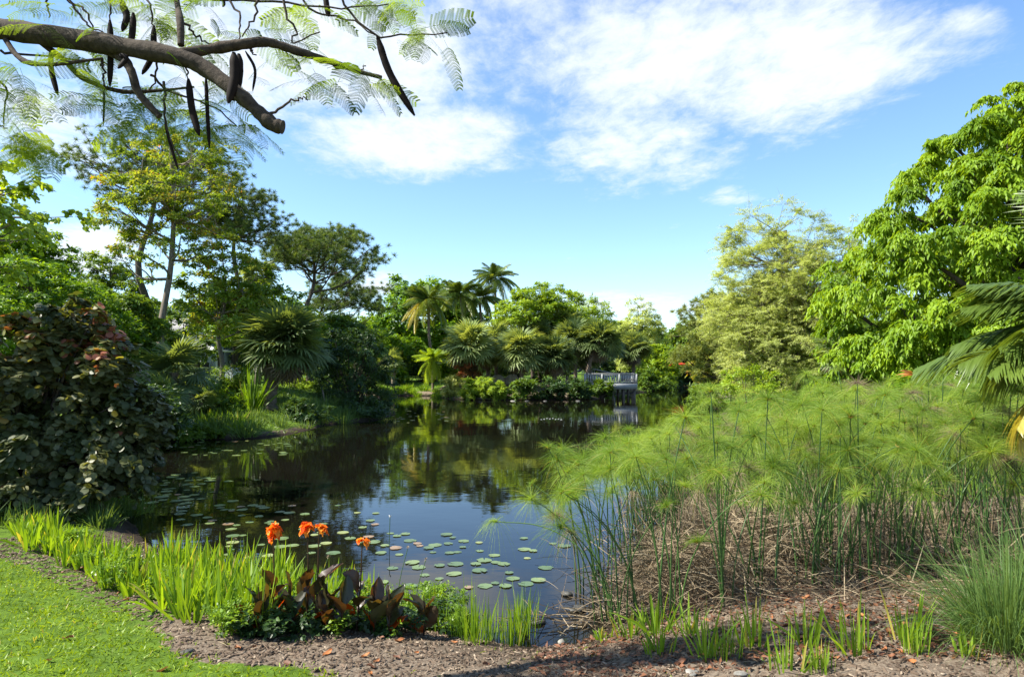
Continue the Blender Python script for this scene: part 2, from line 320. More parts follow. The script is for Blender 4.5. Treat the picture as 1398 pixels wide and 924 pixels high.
def build_ground():
    xs = ticks(-900, 900, .08, 60, -5.5, 6.5, 1.05); ys = ticks(-60, 1500, .08, 80, 3, 9, 1.035)
    X, Y = np.meshgrid(xs, ys); Z = hgt(X.ravel(), Y.ravel()).reshape(X.shape)
    rr = rg(5).normal(size=X.shape)*.006; Z = Z+np.where((Y < 12) & (Z > 0), rr, 0)
    g = Buf(); nx, ny = len(xs), len(ys); i = np.arange(nx-1)[None]+np.arange(ny-1)[:, None]*nx; i = i.ravel()
    D = sdist(X.ravel(), Y.ravel()).reshape(X.shape)
    lawn = np.where(inpoly(X, Y, LAWN), 1.0, 0.0)
    far = np.where((Y > 11), smooth(.8, 2.5, D), 0)
    far = np.where((X > 3) & (Y > 9) & (Y < 40), np.maximum(far, .8*smooth(.2, 1, D)), far); far = np.where((np.abs(X+7.5) < 5) & (Y < 36), np.maximum(far, smooth(.15, .6, D)*.75), far)
    isl = (X > -5.5) & (X < 12) & (Y > 42) & (Y < 64); far = np.where(isl, far*.15, far)
    g.add(np.stack([X, Y, Z], -1), np.stack([i, i+1, i+1+nx, i+nx], -1), np.maximum(lawn, far).ravel())
    m, nt, N, L, out = mat_new('ground_soil_and_turf')
    tc = N.new('ShaderNodeTexCoord')
    def noise(s, det=6, ro=.65):
        n = N.new('ShaderNodeTexNoise'); n.inputs['Scale'].default_value = s; n.inputs['Detail'].default_value = det; n.inputs['Roughness'].default_value = ro
        L.new(tc.outputs['Object'], n.inputs[0]); return n.outputs[0]
    n1 = noise(38, 8, .75); n2 = noise(1.3); n3 = noise(9)
    soil = ramp(N, [(.25, (.05, .032, .024)), (.45, (.14, .105, .075)), (.6, (.23, .185, .135)), (.8, (.38, .33, .26))]); L.new(n1, soil.inputs[0])
    turf = ramp(N, [(.3, (.05, .09, .012)), (.7, (.12, .20, .02))]); L.new(n3, turf.inputs[0])
    at = N.new('ShaderNodeAttribute'); at.attribute_name = 'tint'
    ad = N.new('ShaderNodeMath'); ad.operation = 'MULTIPLY_ADD'; L.new(n2, ad.inputs[0]); ad.inputs[1].default_value = .5; L.new(at.outputs['Fac'], ad.inputs[2])
    mr = N.new('ShaderNodeMapRange'); L.new(ad.outputs[0], mr.inputs[0]); mr.inputs[1].default_value = .55; mr.inputs[2].default_value = .85
    mx = N.new('ShaderNodeMix'); mx.data_type = 'RGBA'; L.new(mr.outputs[0], mx.inputs[0]); L.new(soil.outputs[0], mx.inputs[6]); L.new(turf.outputs[0], mx.inputs[7])
    # wet mud close to the water level
    spz = N.new('ShaderNodeSeparateXYZ'); L.new(tc.outputs['Object'], spz.inputs[0])
    wm = N.new('ShaderNodeMapRange'); L.new(spz.outputs[2], wm.inputs[0]); wm.inputs[1].default_value = .03; wm.inputs[2].default_value = .17; wm.inputs[3].default_value = 1; wm.inputs[4].default_value = 0
    m2 = N.new('ShaderNodeMix'); m2.data_type = 'RGBA'; L.new(wm.outputs[0], m2.inputs[0]); L.new(mx.outputs[2], m2.inputs[6]); m2.inputs[7].default_value = (.03, .022, .014, 1)
    bs = N.new('ShaderNodeBsdfPrincipled'); bs.inputs['Roughness'].default_value = .95; bs.inputs['Specular IOR Level'].default_value = .1; L.new(m2.outputs[2], bs.inputs['Base Color'])
    b = N.new('ShaderNodeBump'); b.inputs['Distance'].default_value = .02; b.inputs['Strength'].default_value = .8; L.new(n1, b.inputs['Height']); L.new(b.outputs[0], bs.inputs['Normal'])
    L.new(bs.outputs[0], out.inputs[0])
    tag(obj('ground', g, m, smooth=True), 'brown mulch and turf ground around the pond', None, None, 'structure')
    w = Buf(); wx = np.linspace(-16, 24, 3); w.add([[-16, 3.5, 0], [24, 3.5, 0], [24, 80, 0], [-16, 80, 0]], [[0, 1, 2, 3]])
    m, nt, N, L, out = mat_new('pond_water')
    tc = N.new('ShaderNodeTexCoord'); mp = N.new('ShaderNodeMapping'); mp.inputs['Scale'].default_value = (1, 1.0, 1); L.new(tc.outputs['Object'], mp.inputs[0])
    def wn(s, sc, det=3):
        mp = N.new('ShaderNodeMapping'); mp.inputs['Scale'].default_value = sc; L.new(tc.outputs['Object'], mp.inputs[0])
        n = N.new('ShaderNodeTexNoise'); n.inputs['Scale'].default_value = s; n.inputs['Detail'].default_value = det; L.new(mp.outputs[0], n.inputs[0]); return n.outputs[0]
    a = wn(.55, (1, 1.6, 1)); bb = wn(4.5, (1, 2.4, 1), 2)
    s = N.new('ShaderNodeMath'); s.operation = 'MULTIPLY_ADD'; L.new(bb, s.inputs[0]); s.inputs[1].default_value = .10; L.new(a, s.inputs[2])
    b = N.new('ShaderNodeBump'); b.inputs['Distance'].default_value = .05; b.inputs['Strength'].default_value = .10; L.new(s.outputs[0], b.inputs['Height'])
    bs = N.new('ShaderNodeBsdfPrincipled'); bs.inputs['Base Color'].default_value = (.005, .0045, .003, 1); bs.inputs['Roughness'].default_value = .015; bs.inputs['IOR'].default_value = 1.34
    L.new(b.outputs[0], bs.inputs['Normal']); L.new(bs.outputs[0], out.inputs[0])
    tag(obj('pond_water', w, m), 'dark still pond water reflecting trees and sky', None, None, 'structure')
build_ground()

# ------------------------------------------------------------------ plant builders
LEAF2 = (np.array([[0, 0, 0], [-.5, .42, .12], [0, .5, 0], [.5, .42, .12], [0, 1, -.12]]), np.array([[0, 2, 4, 1], [0, 3, 4, 2]]))
LEAF1 = (np.array([[0, 0, 0], [-.5, .45, .06], [0, 1, -.08], [.5, .45, .06]]), np.array([[0, 3, 2, 1]]))
_a = np.arange(8)*np.pi/4+np.pi/8
LEAFR = (np.stack([.5*np.sin(_a)*1.05, .5-.5*np.cos(_a), .10*np.abs(np.sin(_a))-.12*(.5-.5*np.cos(_a))], -1), np.array([[0, 1, 6, 7], [1, 2, 5, 6], [2, 3, 4, 5]]))
def put_leaves(buf, P, A, up, ln, wd, t, tmpl=LEAF2):
    M = frames(A, up); n = len(P); ln = np.broadcast_to(ln, (n,)); wd = np.broadcast_to(wd, (n,))
    M = M*np.stack([wd, ln, (ln+wd)*.5], -1)[:, None, :]
    buf.inst(tmpl[0], tmpl[1], P, M, t)
def sprays(buf, C, Rr, outc, rng, nspray=14, nleaf=12, ln=.2, wd=.08, droop=.35, flat=.7, tmax=1.0, tmpl=LEAF2, tbase=None, updir=.25, twig=None):
    """clumps of leafy twigs at centres C with radii Rr; outc = crown centre, twigs point away from it"""
    n = len(C); out = nrm(C-outc)
    d = nrm(rng.normal(size=(n, nspray, 3))+out[:, None]*.8+np.array([0, 0, updir]))
    d[..., 2] *= flat; L = Rr[:, None]*rng.uniform(.55, 1.15, (n, nspray))
    st = C[:, None]+d*L[..., None]*.12
    tt = np.sort(rng.uniform(.25, 1.0, (n, nspray, nleaf)), axis=-1)
    P = st[:, :, None]+d[:, :, None]*(L[..., None]*tt)[..., None]
    P[..., 2] -= droop*L[..., None]*tt**2*.8
    P += rng.normal(size=P.shape)*ln*.18
    sgn = np.where(np.arange(nleaf) % 2, 1., -1.)[None, None, :, None]
    side = nrm(np.cross(d, np.array([0, 0, 1.])+rng.normal(size=d.shape)*.35))
    A = d[:, :, None]*.55+side[:, :, None]*sgn*.75+rng.normal(size=P.shape)*.25; A[..., 2] -= droop*1.2
    up = np.array([0, 0, 1.])+out[:, None, None]*.5+rng.normal(size=P.shape)*.45
    if tbase is None: tbase = rng.uniform(.2, .7, n)
    t = np.clip(tbase[:, None, None]+rng.normal(size=(n, nspray, nleaf))*.13, 0, tmax)
    s = rng.uniform(.7, 1.2, (n, nspray, nleaf))
    put_leaves(buf, P.reshape(-1, 3), A.reshape(-1, 3), up.reshape(-1, 3), (ln*s).ravel(), (wd*s).ravel(), t.ravel(), tmpl)
    if twig is not None:
        ribbons(twig, st.reshape(-1, 3), d.reshape(-1, 3), L.ravel(), max(.006, ln*.05), bend=droop*.8, segs=2, prof='line', t=.5, rng=rng)
def lumpy(rng, n, c, r, surf=.35, low=-.75, lobes=9, lob=.32):
    ld = nrm(rng.normal(size=(lobes, 3))); la = rng.uniform(-.6, 1, lobes)*lob
    d = nrm(rng.normal(size=(n*3, 3))); d = d[d[:, 2] > low][:n]
    k = 1+(np.exp(-4*(1-d@ld.T))*la).sum(1); u = rng.uniform(0, 1, len(d))**surf
    return np.asarray(c)+d*np.asarray(r)*(k*u)[:, None]
def skeleton(buf, base, top, C, r0, rng, K=None, wig=.04, fine=True, trunk_top=.35):
    base = np.asarray(base, float); top = np.asarray(top, float); Lh = np.linalg.norm(top-base)
    n = 9; T = np.linspace(0, 1, n)[:, None]; path = base+(top-base)*T+rng.normal(size=(n, 3))*wig*Lh*np.array([1, 1, 0])*np.sin(np.pi*T); path[0] = base
    path = spline(path[::2], 14); tr = r0*np.linspace(1, trunk_top, 14); tr[0] *= 1.35
    path = np.vstack([path[0]-[0, 0, .3], path]); tr = np.concatenate([[tr[0]], tr]); tube(buf, path, tr, 9)
    K = K or max(4, len(C)//9); seeds = C[rng.choice(len(C), min(K, len(C)), replace=False)]
    for _ in range(3):
        a = np.argmin(((C[:, None]-seeds[None])**2).sum(-1), 1); seeds = np.array([C[a == k].mean(0) if (a == k).any() else seeds[k] for k in range(len(seeds))])
    for k, s in enumerate(seeds):
        hd = np.linalg.norm((s-top)[:2]); zt = s[2]-hd*.6
        i = int(np.clip(np.searchsorted(path[:, 2], zt), len(path)*.35, len(path)-1)); p0 = path[i]
        mid = p0*.5+s*.5; mid[2] += -.08*hd; mid += rng.normal(size=3)*.07*np.linalg.norm(s-p0)
        lp = spline([p0, mid, s], 8); lr = np.linspace(tr[i]*.62, max(.012, r0*.10), 8); tube(buf, lp, lr, 6)
        if fine:
            for c in C[a == k]:
                j = rng.integers(2, 7); q = lp[j]; m2 = (q+c)/2+rng.normal(size=3)*.06*np.linalg.norm(c-q); m2[2] -= .03
                tube(buf, spline([q, m2, c], 5), np.linspace(lr[j]*.6, max(.006, r0*.03), 5), 4, cap=False)
def crown_box(x0, y0, x1, y1, Y):
    a = AT(x0, y1, Y); b = AT(x1, y0, Y); return (a+b)/2, np.abs(b-a)/2
def tree(name, label, cat, box_, Y, leafm, barkm='dbark', trunk_px=None, n=60, nspray=12, nleaf=12, ln=.25, wd=.11, droop=.3, flat=.7, cr=.28, seed=1, r0=.18, group=None,
         depth=.9, surf=.35, low=-.75, lob=.32, tmpl=LEAF2, tmax=1., fine=True, twigs=False, ttop=None, K=None, tb=(.2, .7), updir=.25, dens=2.0, cone=0.):
    n = int(n*dens); rng = rg(seed); c, r = crown_box(*box_, Y); r = np.array([r[0], r[0]*depth, r[2]])*.88
    tx = AT(trunk_px, 500, Y)[0] if trunk_px is not None else c[0]; base = np.array([tx, Y, gz(tx, Y)])
    root = thing(name, label, cat, base, group)
    C = lumpy(rng, n, c, r, surf, low, lob=lob); zn = np.clip((C[:, 2]-c[2])/r[2], 0, 1.2)[:, None]; C[:, :2] = c[:2]+(C[:, :2]-c[:2])*(1-cone*zn**2); C = C[C[:, 2] > base[2]+.2]; rad = rng.uniform(.7, 1.3, len(C))*cr*min(r[0], r[2]*1.2)
    f = Buf(); b = Buf(); tw = b if twigs else None
    sprays(f, C, rad, c-np.array([0, 0, r[2]*.3]), rng, nspray, nleaf, ln, wd, droop, flat, tmax, tmpl, rng.uniform(*tb, len(C)), updir, tw)
    top = np.array([c[0]*.7+tx*.3, Y, c[2]+r[2]*(.45 if ttop is None else ttop)])
    skeleton(b, base, top, C, r0, rng, K=K, fine=fine, wig=.022)
    obj('trunk', b, MT[barkm], root); obj('crown', f, MT[leafm], root); return root
def shrub(name, label, cat, box_, Y, leafm, n=22, nspray=12, nleaf=10, ln=.12, wd=.05, droop=.2, seed=1, group=None, depth=.9, tmax=1., tmpl=LEAF2, tb=(.2, .7), cr=.4, flat=.8, barkm='dbark', dx=0):
    rng = rg(seed); c, r = crown_box(*box_, Y); r = np.array([r[0], max(r[0]*depth, .2), r[2]])*.84
    z = max(gz(c[0], Y), .0); base = np.array([c[0], Y, z]); root = thing(name, label, cat, base, group)
    C = lumpy(rng, n, c, r, .4, -.95); C[:, 2] = np.maximum(C[:, 2], z+.12); f = Buf(); b = Buf()
    sprays(f, C, rng.uniform(.7, 1.3, len(C))*cr*min(r[0], r[2]), np.array([c[0], Y, z]), rng, nspray, nleaf, ln, wd, droop, flat, tmax, tmpl, rng.uniform(*tb, len(C)))
    for q in C[::2]:
        p0 = base+np.array([*(rng.normal(size=2)*.12*r[0]), -.1]); tube(b, spline([p0, (p0+q)/2+[0, 0, .1*r[2]], q], 5), np.linspace(.012+.012*r[2], .006, 5), 4, cap=False)
    obj('stem', b, MT[barkm], root); obj('foliage', f, MT[leafm], root); return root
def pine(name, label, cat, box_, Y, trunk_px, n=55, seed=1, r0=.2, m='pine', cr=.16, tufts=7, nl=.24, extra=None, ndl=58, surf=.3, low=-.4, group=None, wdt=.017, depth=.9, ttop=None):
    rng = rg(seed); c, r = crown_box(*box_, Y); r = np.array([r[0], r[0]*depth, r[2]])*.9
    tx = AT(trunk_px, 500, Y)[0]; base = np.array([tx, Y, gz(tx, Y)]); root = thing(name, label, cat, base, group)
    C = lumpy(rng, n, c, r, surf, low, lob=.4)
    if extra is not None: C = np.vstack([C, [AT(a, b, Y+d) for (a, b, d) in extra]])
    f = Buf(); b = Buf()
    skeleton(b, base, np.array([c[0]*.6+tx*.4, Y, c[2]+r[2]*(.3 if ttop is None else ttop)]), C, r0, rng, K=max(5, len(C)//5), wig=.05)
    rad = cr*min(r[0], r[2]*1.3)
    T = C[:, None]+rng.normal(size=(len(C), tufts, 3))*rad*np.array([1, 1, .55]); Tt = T.reshape(-1, 3); Cs = np.repeat(C, tufts, 0)
    ribbons(b, Cs, Tt-Cs, np.linalg.norm(Tt-Cs, axis=1), .025, 0, 1, 'line', .5, rng=rng)
    out = nrm(Tt-Cs)*.35+np.array([0, 0, .45])
    D = nrm(rng.normal(size=(len(Tt), ndl, 3))*.75+out[:, None]); P = np.repeat(Tt, ndl, 0)
    tt = np.clip(np.repeat(rng.uniform(.15, .8, len(Tt)), ndl)+rng.normal(size=len(P))*.12, 0, 1)
    ribbons(f, P, D.reshape(-1, 3), rng.uniform(.6, 1.1, len(P))*nl, wdt, .1, 1, 'line', tt, rng=rng)
    obj('trunk', b, MT['dbark'], root); obj('crown', f, MT[m], root); return root

def fan_template(rng, nseg=26, L=.8, pet=.7, spread=2.2, w=.078):
    b = Buf(); a = np.linspace(-spread, spread, nseg); c = np.array([0, pet, 0])
    D = np.stack([np.sin(a), np.cos(a)*1.0, .18+0*a], -1); ln = L*(.72+.28*np.cos(a*.6))*rng.uniform(.92, 1.05, nseg)
    ribbons(b, np.repeat(c[None], nseg, 0)+D*.03, D, ln, w, bend=rng.uniform(.25, .6, nseg), segs=4, prof='lance', t=.5, side=nrm(np.cross(D, [0, 0, 1.])+rng.normal(size=D.shape)*.15), fold=.15)
    ribbons(b, [[0, 0, 0]], [[0, 1, .02]], pet+.05, .035, 0, 2, 'line', .5, side=np.array([[1., 0, 0]]))
    V = np.concatenate(b.V); return V, b.F
def inst_t(buf, tmpl, pos, M3, t):
    V, Fs = tmpl; n = len(pos); k = len(V); VV = np.einsum('nij,kj->nki', M3, V)+pos[:, None]
    st = buf.n; buf.V.append(VV.reshape(-1, 3)); buf.n += n*k; buf.T.append(np.repeat(t, k))
    for Fc in Fs: buf.F.append((Fc[None]+(np.arange(n)*k)[:, None, None]).reshape(-1, Fc.shape[1])+st)
    # the faces list must stay aligned with one vertex block each; only vertex order matters
FANS = [fan_template(rg(s)) for s in (11, 12, 13)]
def palm_frames(az, el, roll):
    A = np.stack([np.sin(az)*np.cos(el), np.cos(az)*np.cos(el), np.sin(el)], -1)
    up = np.stack([-np.sin(az)*np.sin(el), -np.cos(az)*np.sin(el), np.cos(el)], -1); X = np.cross(A, up)
    up2 = up*np.cos(roll)[:, None]+X*np.sin(roll)[:, None]; return frames(A, up2)
def trunk_palm(b, path, r, rng, rings=26, boots=0, flare=1.3):
    P = spline(path, rings); rr = r*(1+.10*np.sin(np.arange(rings)*2.4)); rr[:2] *= flare; P = np.vstack([P[0]-[0, 0, .3], P]); rr = np.concatenate([[rr[0]], rr]); tube(b, P, rr, 10)
    if boots:
        i = rng.integers(rings//2, rings, boots); az = rng.uniform(0, 6.28, boots); D = np.stack([np.cos(az), np.sin(az), 1.1+0*az], -1)
        ribbons(b, P[i]+D*[r*.7, r*.7, 0], D, r*2.0, r*.5, 0, 2, 'line', .7, rng=rng)
def sabal(name, label, cx, cy, rpx, Y, bx=None, by=None, seed=1, nf=44, dead=12, m='sabal', group=None, r=.16, curve=0, lush=1.0, tb=(.15, .85)):
    rng = rg(seed); c = AT(cx, cy, Y); Rm = rpx*Y/F
    X0 = AT(bx if bx is not None else cx, 500, Y)[0]; base = np.array([X0, Y, gz(X0, Y)]); root = thing(name, label, 'palm tree', base, group)
    b = Buf(); top = c-np.array([0, 0, Rm*.15]); mid = (base+top)/2+np.array([curve, 0, 0]); trunk_palm(b, [base, mid, top], r, rng, boots=40)
    f = Buf(); sc = Rm/1.45
    for k, tp in enumerate(FANS):
        n = nf//3; az = rng.uniform(0, 6.283, n); el = np.arcsin(rng.uniform(-.62, 1.0, n))
        M = palm_frames(az, el, rng.normal(size=n)*.4)*(sc*rng.uniform(.85, 1.1, n))[:, None, None]
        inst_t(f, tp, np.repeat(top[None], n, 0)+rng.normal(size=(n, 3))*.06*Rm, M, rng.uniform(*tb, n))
    obj('trunk', b, MT['pbark'], root); obj('crown', f, MT[m], root)
    if dead:
        d = Buf(); az = rng.uniform(0, 6.283, dead); el = rng.uniform(-1.4, -.75, dead)
        inst_t(d, FANS[0], np.repeat(top[None], dead, 0), palm_frames(az, el, rng.normal(size=dead)*.6)*(sc*rng.uniform(.7, .95, dead))[:, None, None]*np.array([.7, 1, 1]), rng.uniform(.1, .7, dead))
        obj('dead_fronds', d, MT['deadfrond'], root)
    return root
def feather_template(rng, L=3.0, nl=62, arch=.55, ll=.62, w=.042, droop=.62, segs=2, fold=0):
    b = Buf(); ts = np.linspace(0, 1, 9); ax = np.stack([0*ts, L*ts*(1-.18*ts), -arch*L*ts**2+.12*L*ts], -1)
    tube(b, ax, np.linspace(.02, .005, 9)*L/3, 4)
    t = np.linspace(.15, .99, nl); P = np.stack([np.interp(t, ts, ax[:, i]) for i in range(3)], -1); T = nrm(np.gradient(P, axis=0))
    for s in (-1, 1):
        D = T*(.55+.5*t[:, None])+np.array([s*1.0, 0, .12]); D = nrm(D+rng.normal(size=D.shape)*.07)
        ln = ll*np.sin(np.pi*np.clip(t*.88+.12, 0, 1))**.6*rng.uniform(.9, 1.08, nl)
        ribbons(b, P, D, ln, w, bend=droop*rng.uniform(.7, 1.4, nl), segs=segs, prof='lance' if segs > 2 else 'line', t=.5, side=nrm(np.cross(D, [0, 0, 1.])+rng.normal(size=D.shape)*.12), fold=fold)
    V = np.concatenate(b.V); return V, b.F
FEATH = [feather_template(rg(21), arch=.35), feather_template(rg(22), arch=.6), feather_template(rg(23), arch=.9)]
def coconut(name, label, cx, cy, rpx, Y, bx, seed=1, nf=44, group=None, r=.13, m='coco', tb=(.1, .75), wind=0., tubes=True, cat='palm tree', curve=.3):
    rng = rg(seed); c = AT(cx, cy, Y); Rm = rpx*Y/F; X0 = AT(bx, 500, Y)[0]; base = np.array([X0, Y, gz(X0, Y)])
    root = thing(name, label, cat, base, group); b = Buf(); mid = (base+c)/2+np.array([curve, 0, 0]); trunk_palm(b, [base, mid, c-[0, 0, .25]], r, rng, 30)
    f = Buf(); sc = Rm/2.6
    for k, tp in enumerate(FEATH):
        n = nf//3+1; az = rng.uniform(0, 6.283, n); el = np.array([rng.uniform(.7, 1.1, n), rng.uniform(.2, .9, n), rng.uniform(-.5, .35, n)][k])
        M = palm_frames(az, el, rng.normal(size=n)*.35)*(sc*rng.uniform(.85, 1.08, n))[:, None, None]
        inst_t(f, tp, np.repeat(c[None], n, 0), M, rng.uniform(*tb, n)*(.7+.25*k))
    obj('trunk', b, MT['pbark'], root); obj('crown', f, MT[m], root); return root

def blade_clump(base, n, h, w, spread, rng, m='blade', prof='grass', bend=(.05, .5), segs=5, tb=(.2, .8), foot=.08, fold=.12, ylw=.04):
    f = Buf(); az = rng.uniform(0, 6.283, n); tilt = np.abs(rng.normal(size=n))*spread
    D = np.stack([np.cos(az)*np.sin(tilt), np.sin(az)*np.sin(tilt), np.cos(tilt)], -1)
    P = np.asarray(base)+np.stack([np.cos(az), np.sin(az), 0*az], -1)*(rng.uniform(0, foot, n))[:, None]-np.array([0, 0, .02])
    t = rng.uniform(*tb, n); t = np.where(rng.uniform(size=n) < ylw, 1., t)
    ribbons(f, P, D, h*rng.uniform(.55, 1.1, n), w*rng.uniform(.7, 1.2, n), rng.uniform(*bend, n), segs, prof, t, rng=rng, fold=fold)
    return f
def tuft(name, label, cat, base, group=None, seed=1, m='blade', **kw):
    rng = rg(seed); base = np.array([base[0], base[1], base[2]]); f = blade_clump(base*0, kw.pop('n', 20), kw.pop('h', .4), kw.pop('w', .012), kw.pop('spread', .35), rng, **kw)
    o = obj(name, f, MT[m]); o.location = tuple(float(v) for v in base); tag(o, label, cat, group); return o
def on_ground(px, py):
    z = .2
    for _ in range(12): q = GP(px, py, z); z = .5*z+.5*max(gz(q[0], q[1]), 0)
    return np.array([q[0], q[1], max(gz(q[0], q[1]), 0.)])
# ================================================================== THE PLACE
# ---- right side: big leafy tree, cypress, shrubs
tree('leafy_tree', 'huge bright green leafy tree filling the right edge above the papyrus', 'tree', (1122, 96, 1690, 800), 17.5, 'glossy', trunk_px=1400, n=820, nspray=20, nleaf=16, ln=.165, wd=.055,
     droop=1.0, flat=.8, cr=.092, seed=3, r0=.32, surf=.25, low=-.4, lob=.2, dens=1, cone=.38, tb=(.05, .9), updir=.15, depth=.8, fine=False)
tree('cypress_tree', 'pale feathery yellow-green cypress left of the huge leafy tree', 'tree', (958, 278, 1178, 575), 25, 'pale', 'bark', trunk_px=1090, n=175, nspray=15, nleaf=34, ln=.10, wd=.018,
     droop=.2, flat=.6, cr=.24, seed=4, r0=.13, surf=.6, low=-.98, tmpl=LEAF1, twigs=True, ttop=.85, K=26, lob=.12, dens=4)
tree('wispy_tree', 'thin wispy treetop between the pale cypress and the huge leafy tree', 'tree', (1135, 285, 1185, 420), 28, 'pale', 'bark', n=16, nspray=6, nleaf=10, ln=.12, wd=.035, seed=5, r0=.05, cr=.5, tmpl=LEAF1, twigs=True)
pine('pine_tree', 'small yellowish pine left of the pale cypress', 'tree', (940, 400, 1040, 530), 33, 1000, n=150, seed=6, m='pine_y', r0=.14, low=-.9, ndl=76)
shrub('lime_shrub', 'low lime-green shrub at the foot of the pale cypress', 'shrub', (965, 500, 1085, 560), 22, 'lime', n=26, ln=.10, wd=.04, seed=7)
shrub('leafy_shrub', 'green shrub below the huge leafy tree behind the papyrus', 'shrub', (1165, 500, 1330, 570), 14.5, 'bright', n=30, ln=.14, wd=.05, seed=8)
shrub('broadleaf_shrub', 'shaded green shrub at the right edge behind the palm fronds', 'shrub', (1310, 470, 1500, 600), 13, 'mid', n=34, ln=.15, wd=.06, seed=9)
def bromeliad():
    rng = rg(31); p = AT(1248, 512, 13.2); f = Buf(); n = 26; az = rng.uniform(0, 6.28, n); D = np.stack([np.cos(az), np.sin(az), rng.uniform(.15, 1, n)], -1)
    ribbons(f, np.repeat(p[None], n, 0), D, .34, .035, .35, 4, 'lance', rng.uniform(.4, 1, n), rng=rng)
    g = gz(p[0], p[1]); s = Buf(); tube(s, [[p[0], p[1], g-.1], [p[0]+.05, p[1], (g+p[2])/2], p], [.03, .025, .02], 6)
    root = thing('flowering_plant', 'orange spiky leaf rosette in front of the huge leafy tree', 'plant', (p[0], p[1], g)); obj('leaf_rosette', f, MT['red'], root); obj('stem', s, MT['stalk'], root)
bromeliad()
sabal('fan_palm', 'palm with grey hanging dead fronds between cypress and huge leafy tree', 1147, 478, 40, 19, seed=12, nf=16, dead=34, r=.11)
# ---- background row
def woods():
    rng = rg(70); n = 900; px = rng.uniform(-500, 1900, n); Y = rng.uniform(100, 118, n); x = (px-699)/F*Y; z = rng.uniform(.5, 1, n)**.7*rng.uniform(4., 9.5, n)*(.8+.25*np.sin(x*.11)+.15*np.sin(x*.31)); 
    f = Buf(); C = np.stack([x, Y, z], -1); sprays(f, C, rng.uniform(1.2, 2.2, n), np.array([0, 150, -20.]), rng, 9, 9, .75, .4, .2, .8, 1., LEAF1, rng.uniform(0, .8, n)); 
    C[:, 2] = rng.uniform(.5, 4.5, n); sprays(f, C, rng.uniform(1.2, 2.2, n), np.array([0, 150, -20.]), rng, 8, 8, .8, .45, .2, .8, 1., LEAF1, rng.uniform(0, .5, n))
    tag(obj('distant_woods', f, MT['mid']), 'distant continuous woodland closing off the horizon', 'woods', None, 'stuff')
woods()
rngb = rg(77)
bgspec = [(-260, 330, -60, 60), (-120, 360, 60, 50), (20, 390, 150, 62), (120, 405, 260, 55), (215, 415, 330, 50), (310, 400, 420, 62), (400, 425, 500, 70), (470, 432, 560, 80), (520, 440, 610, 90), (590, 450, 690, 92), (820, 445, 900, 95),
          (880, 452, 960, 98), (940, 450, 1030, 90), (1010, 440, 1110, 62), (1090, 430, 1220, 52), (1200, 400, 1380, 42), (1360, 380, 1560, 36)]
bgl = ['beyond the left edge behind the bush', 'above the left bush, far back', 'behind the copper-leaved tree', 'right behind the grey-green house', 'behind the white canopy roof', 'behind the shaggy fan palm',
       'below the round-topped pine', 'under the low spreading pine', 'below the leaning coconut palm', 'behind the coconut palm trunks', 'behind the island fan palm', 'beyond the channel mouth', 'right of the channel mouth',
       'behind the small yellowish pine', 'behind the pale cypress', 'behind the huge leafy tree', 'beyond the right edge']
for i, (x0, y0, x1, Y) in enumerate(bgspec):
    tree('background_tree', 'distant green tree '+bgl[i], 'tree', (x0-12, y0, x1+12, 512), Y, ['mid', 'dark', 'bright'][i % 3], n=80, nspray=10, nleaf=10, ln=.006*Y+.08, wd=.003*Y+.04, seed=100+i, r0=.2,
         group='distant trees round the pond', tmpl=LEAF1, fine=False, low=-.95, cr=.3)
# ---- behind the island and centre
tree('round_tree', 'large round-topped green tree behind the leaning coconut palm', 'tree', (524, 378, 668, 500), 74, 'bright', trunk_px=600, n=110, nspray=11, nleaf=10, ln=.5, wd=.24, seed=41, r0=.4, tmpl=LEAF1, cr=.2, low=-.8, tb=(.1, .6))
tree('layered_tree', 'small flat-topped light green tree by the far lawn', 'tree', (518, 455, 582, 500), 60, 'bright', n=30, nspray=9, nleaf=9, ln=.3, wd=.14, flat=.4, seed=42, r0=.12, tmpl=LEAF1, droop=.1)
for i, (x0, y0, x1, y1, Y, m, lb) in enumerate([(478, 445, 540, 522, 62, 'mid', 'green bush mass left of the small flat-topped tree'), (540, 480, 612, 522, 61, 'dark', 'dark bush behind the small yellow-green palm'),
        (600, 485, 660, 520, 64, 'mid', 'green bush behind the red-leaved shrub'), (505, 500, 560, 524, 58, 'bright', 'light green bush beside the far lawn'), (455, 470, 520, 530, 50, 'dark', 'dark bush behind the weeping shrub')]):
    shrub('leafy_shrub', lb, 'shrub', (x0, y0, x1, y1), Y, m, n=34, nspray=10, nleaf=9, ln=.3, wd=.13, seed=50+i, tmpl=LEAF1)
G = 'coconut palms behind the island'
coconut('coconut_palm', 'coconut palm with the pale leaning trunk, leftmost of the tall palms', 585, 412, 34, 62, 597, seed=61, group=G, tb=(.3, .95), curve=-.3)
coconut('coconut_palm', 'dark dense coconut palm, second of the tall palms from the left', 629, 402, 32, 66, 634, seed=62, group=G)
coconut('coconut_palm', 'coconut palm half hidden behind its denser neighbour, third from the left', 655, 408, 28, 68, 652, seed=63, group=G)
coconut('coconut_palm', 'tallest coconut palm, standing above the spreading island tree', 676, 380, 29, 70, 668, seed=64, group=G)
coconut('young_palm', 'small yellow-green palm with a short trunk on the far lawn', 591, 493, 27, 51.5, 591, seed=65, nf=40, r=.09, m='lime', tb=(.3, 1.), curve=0)
coconut('young_palm', 'small dark green palm beside the yellow-green one', 613, 503, 19, 57, 613, seed=66, nf=14, r=.08, tb=(.1, .5), curve=0)
sabal('fan_palm', 'low silvery fan palm by the far lawn', 537, 492, 20, 55, seed=67, nf=24, dead=0)
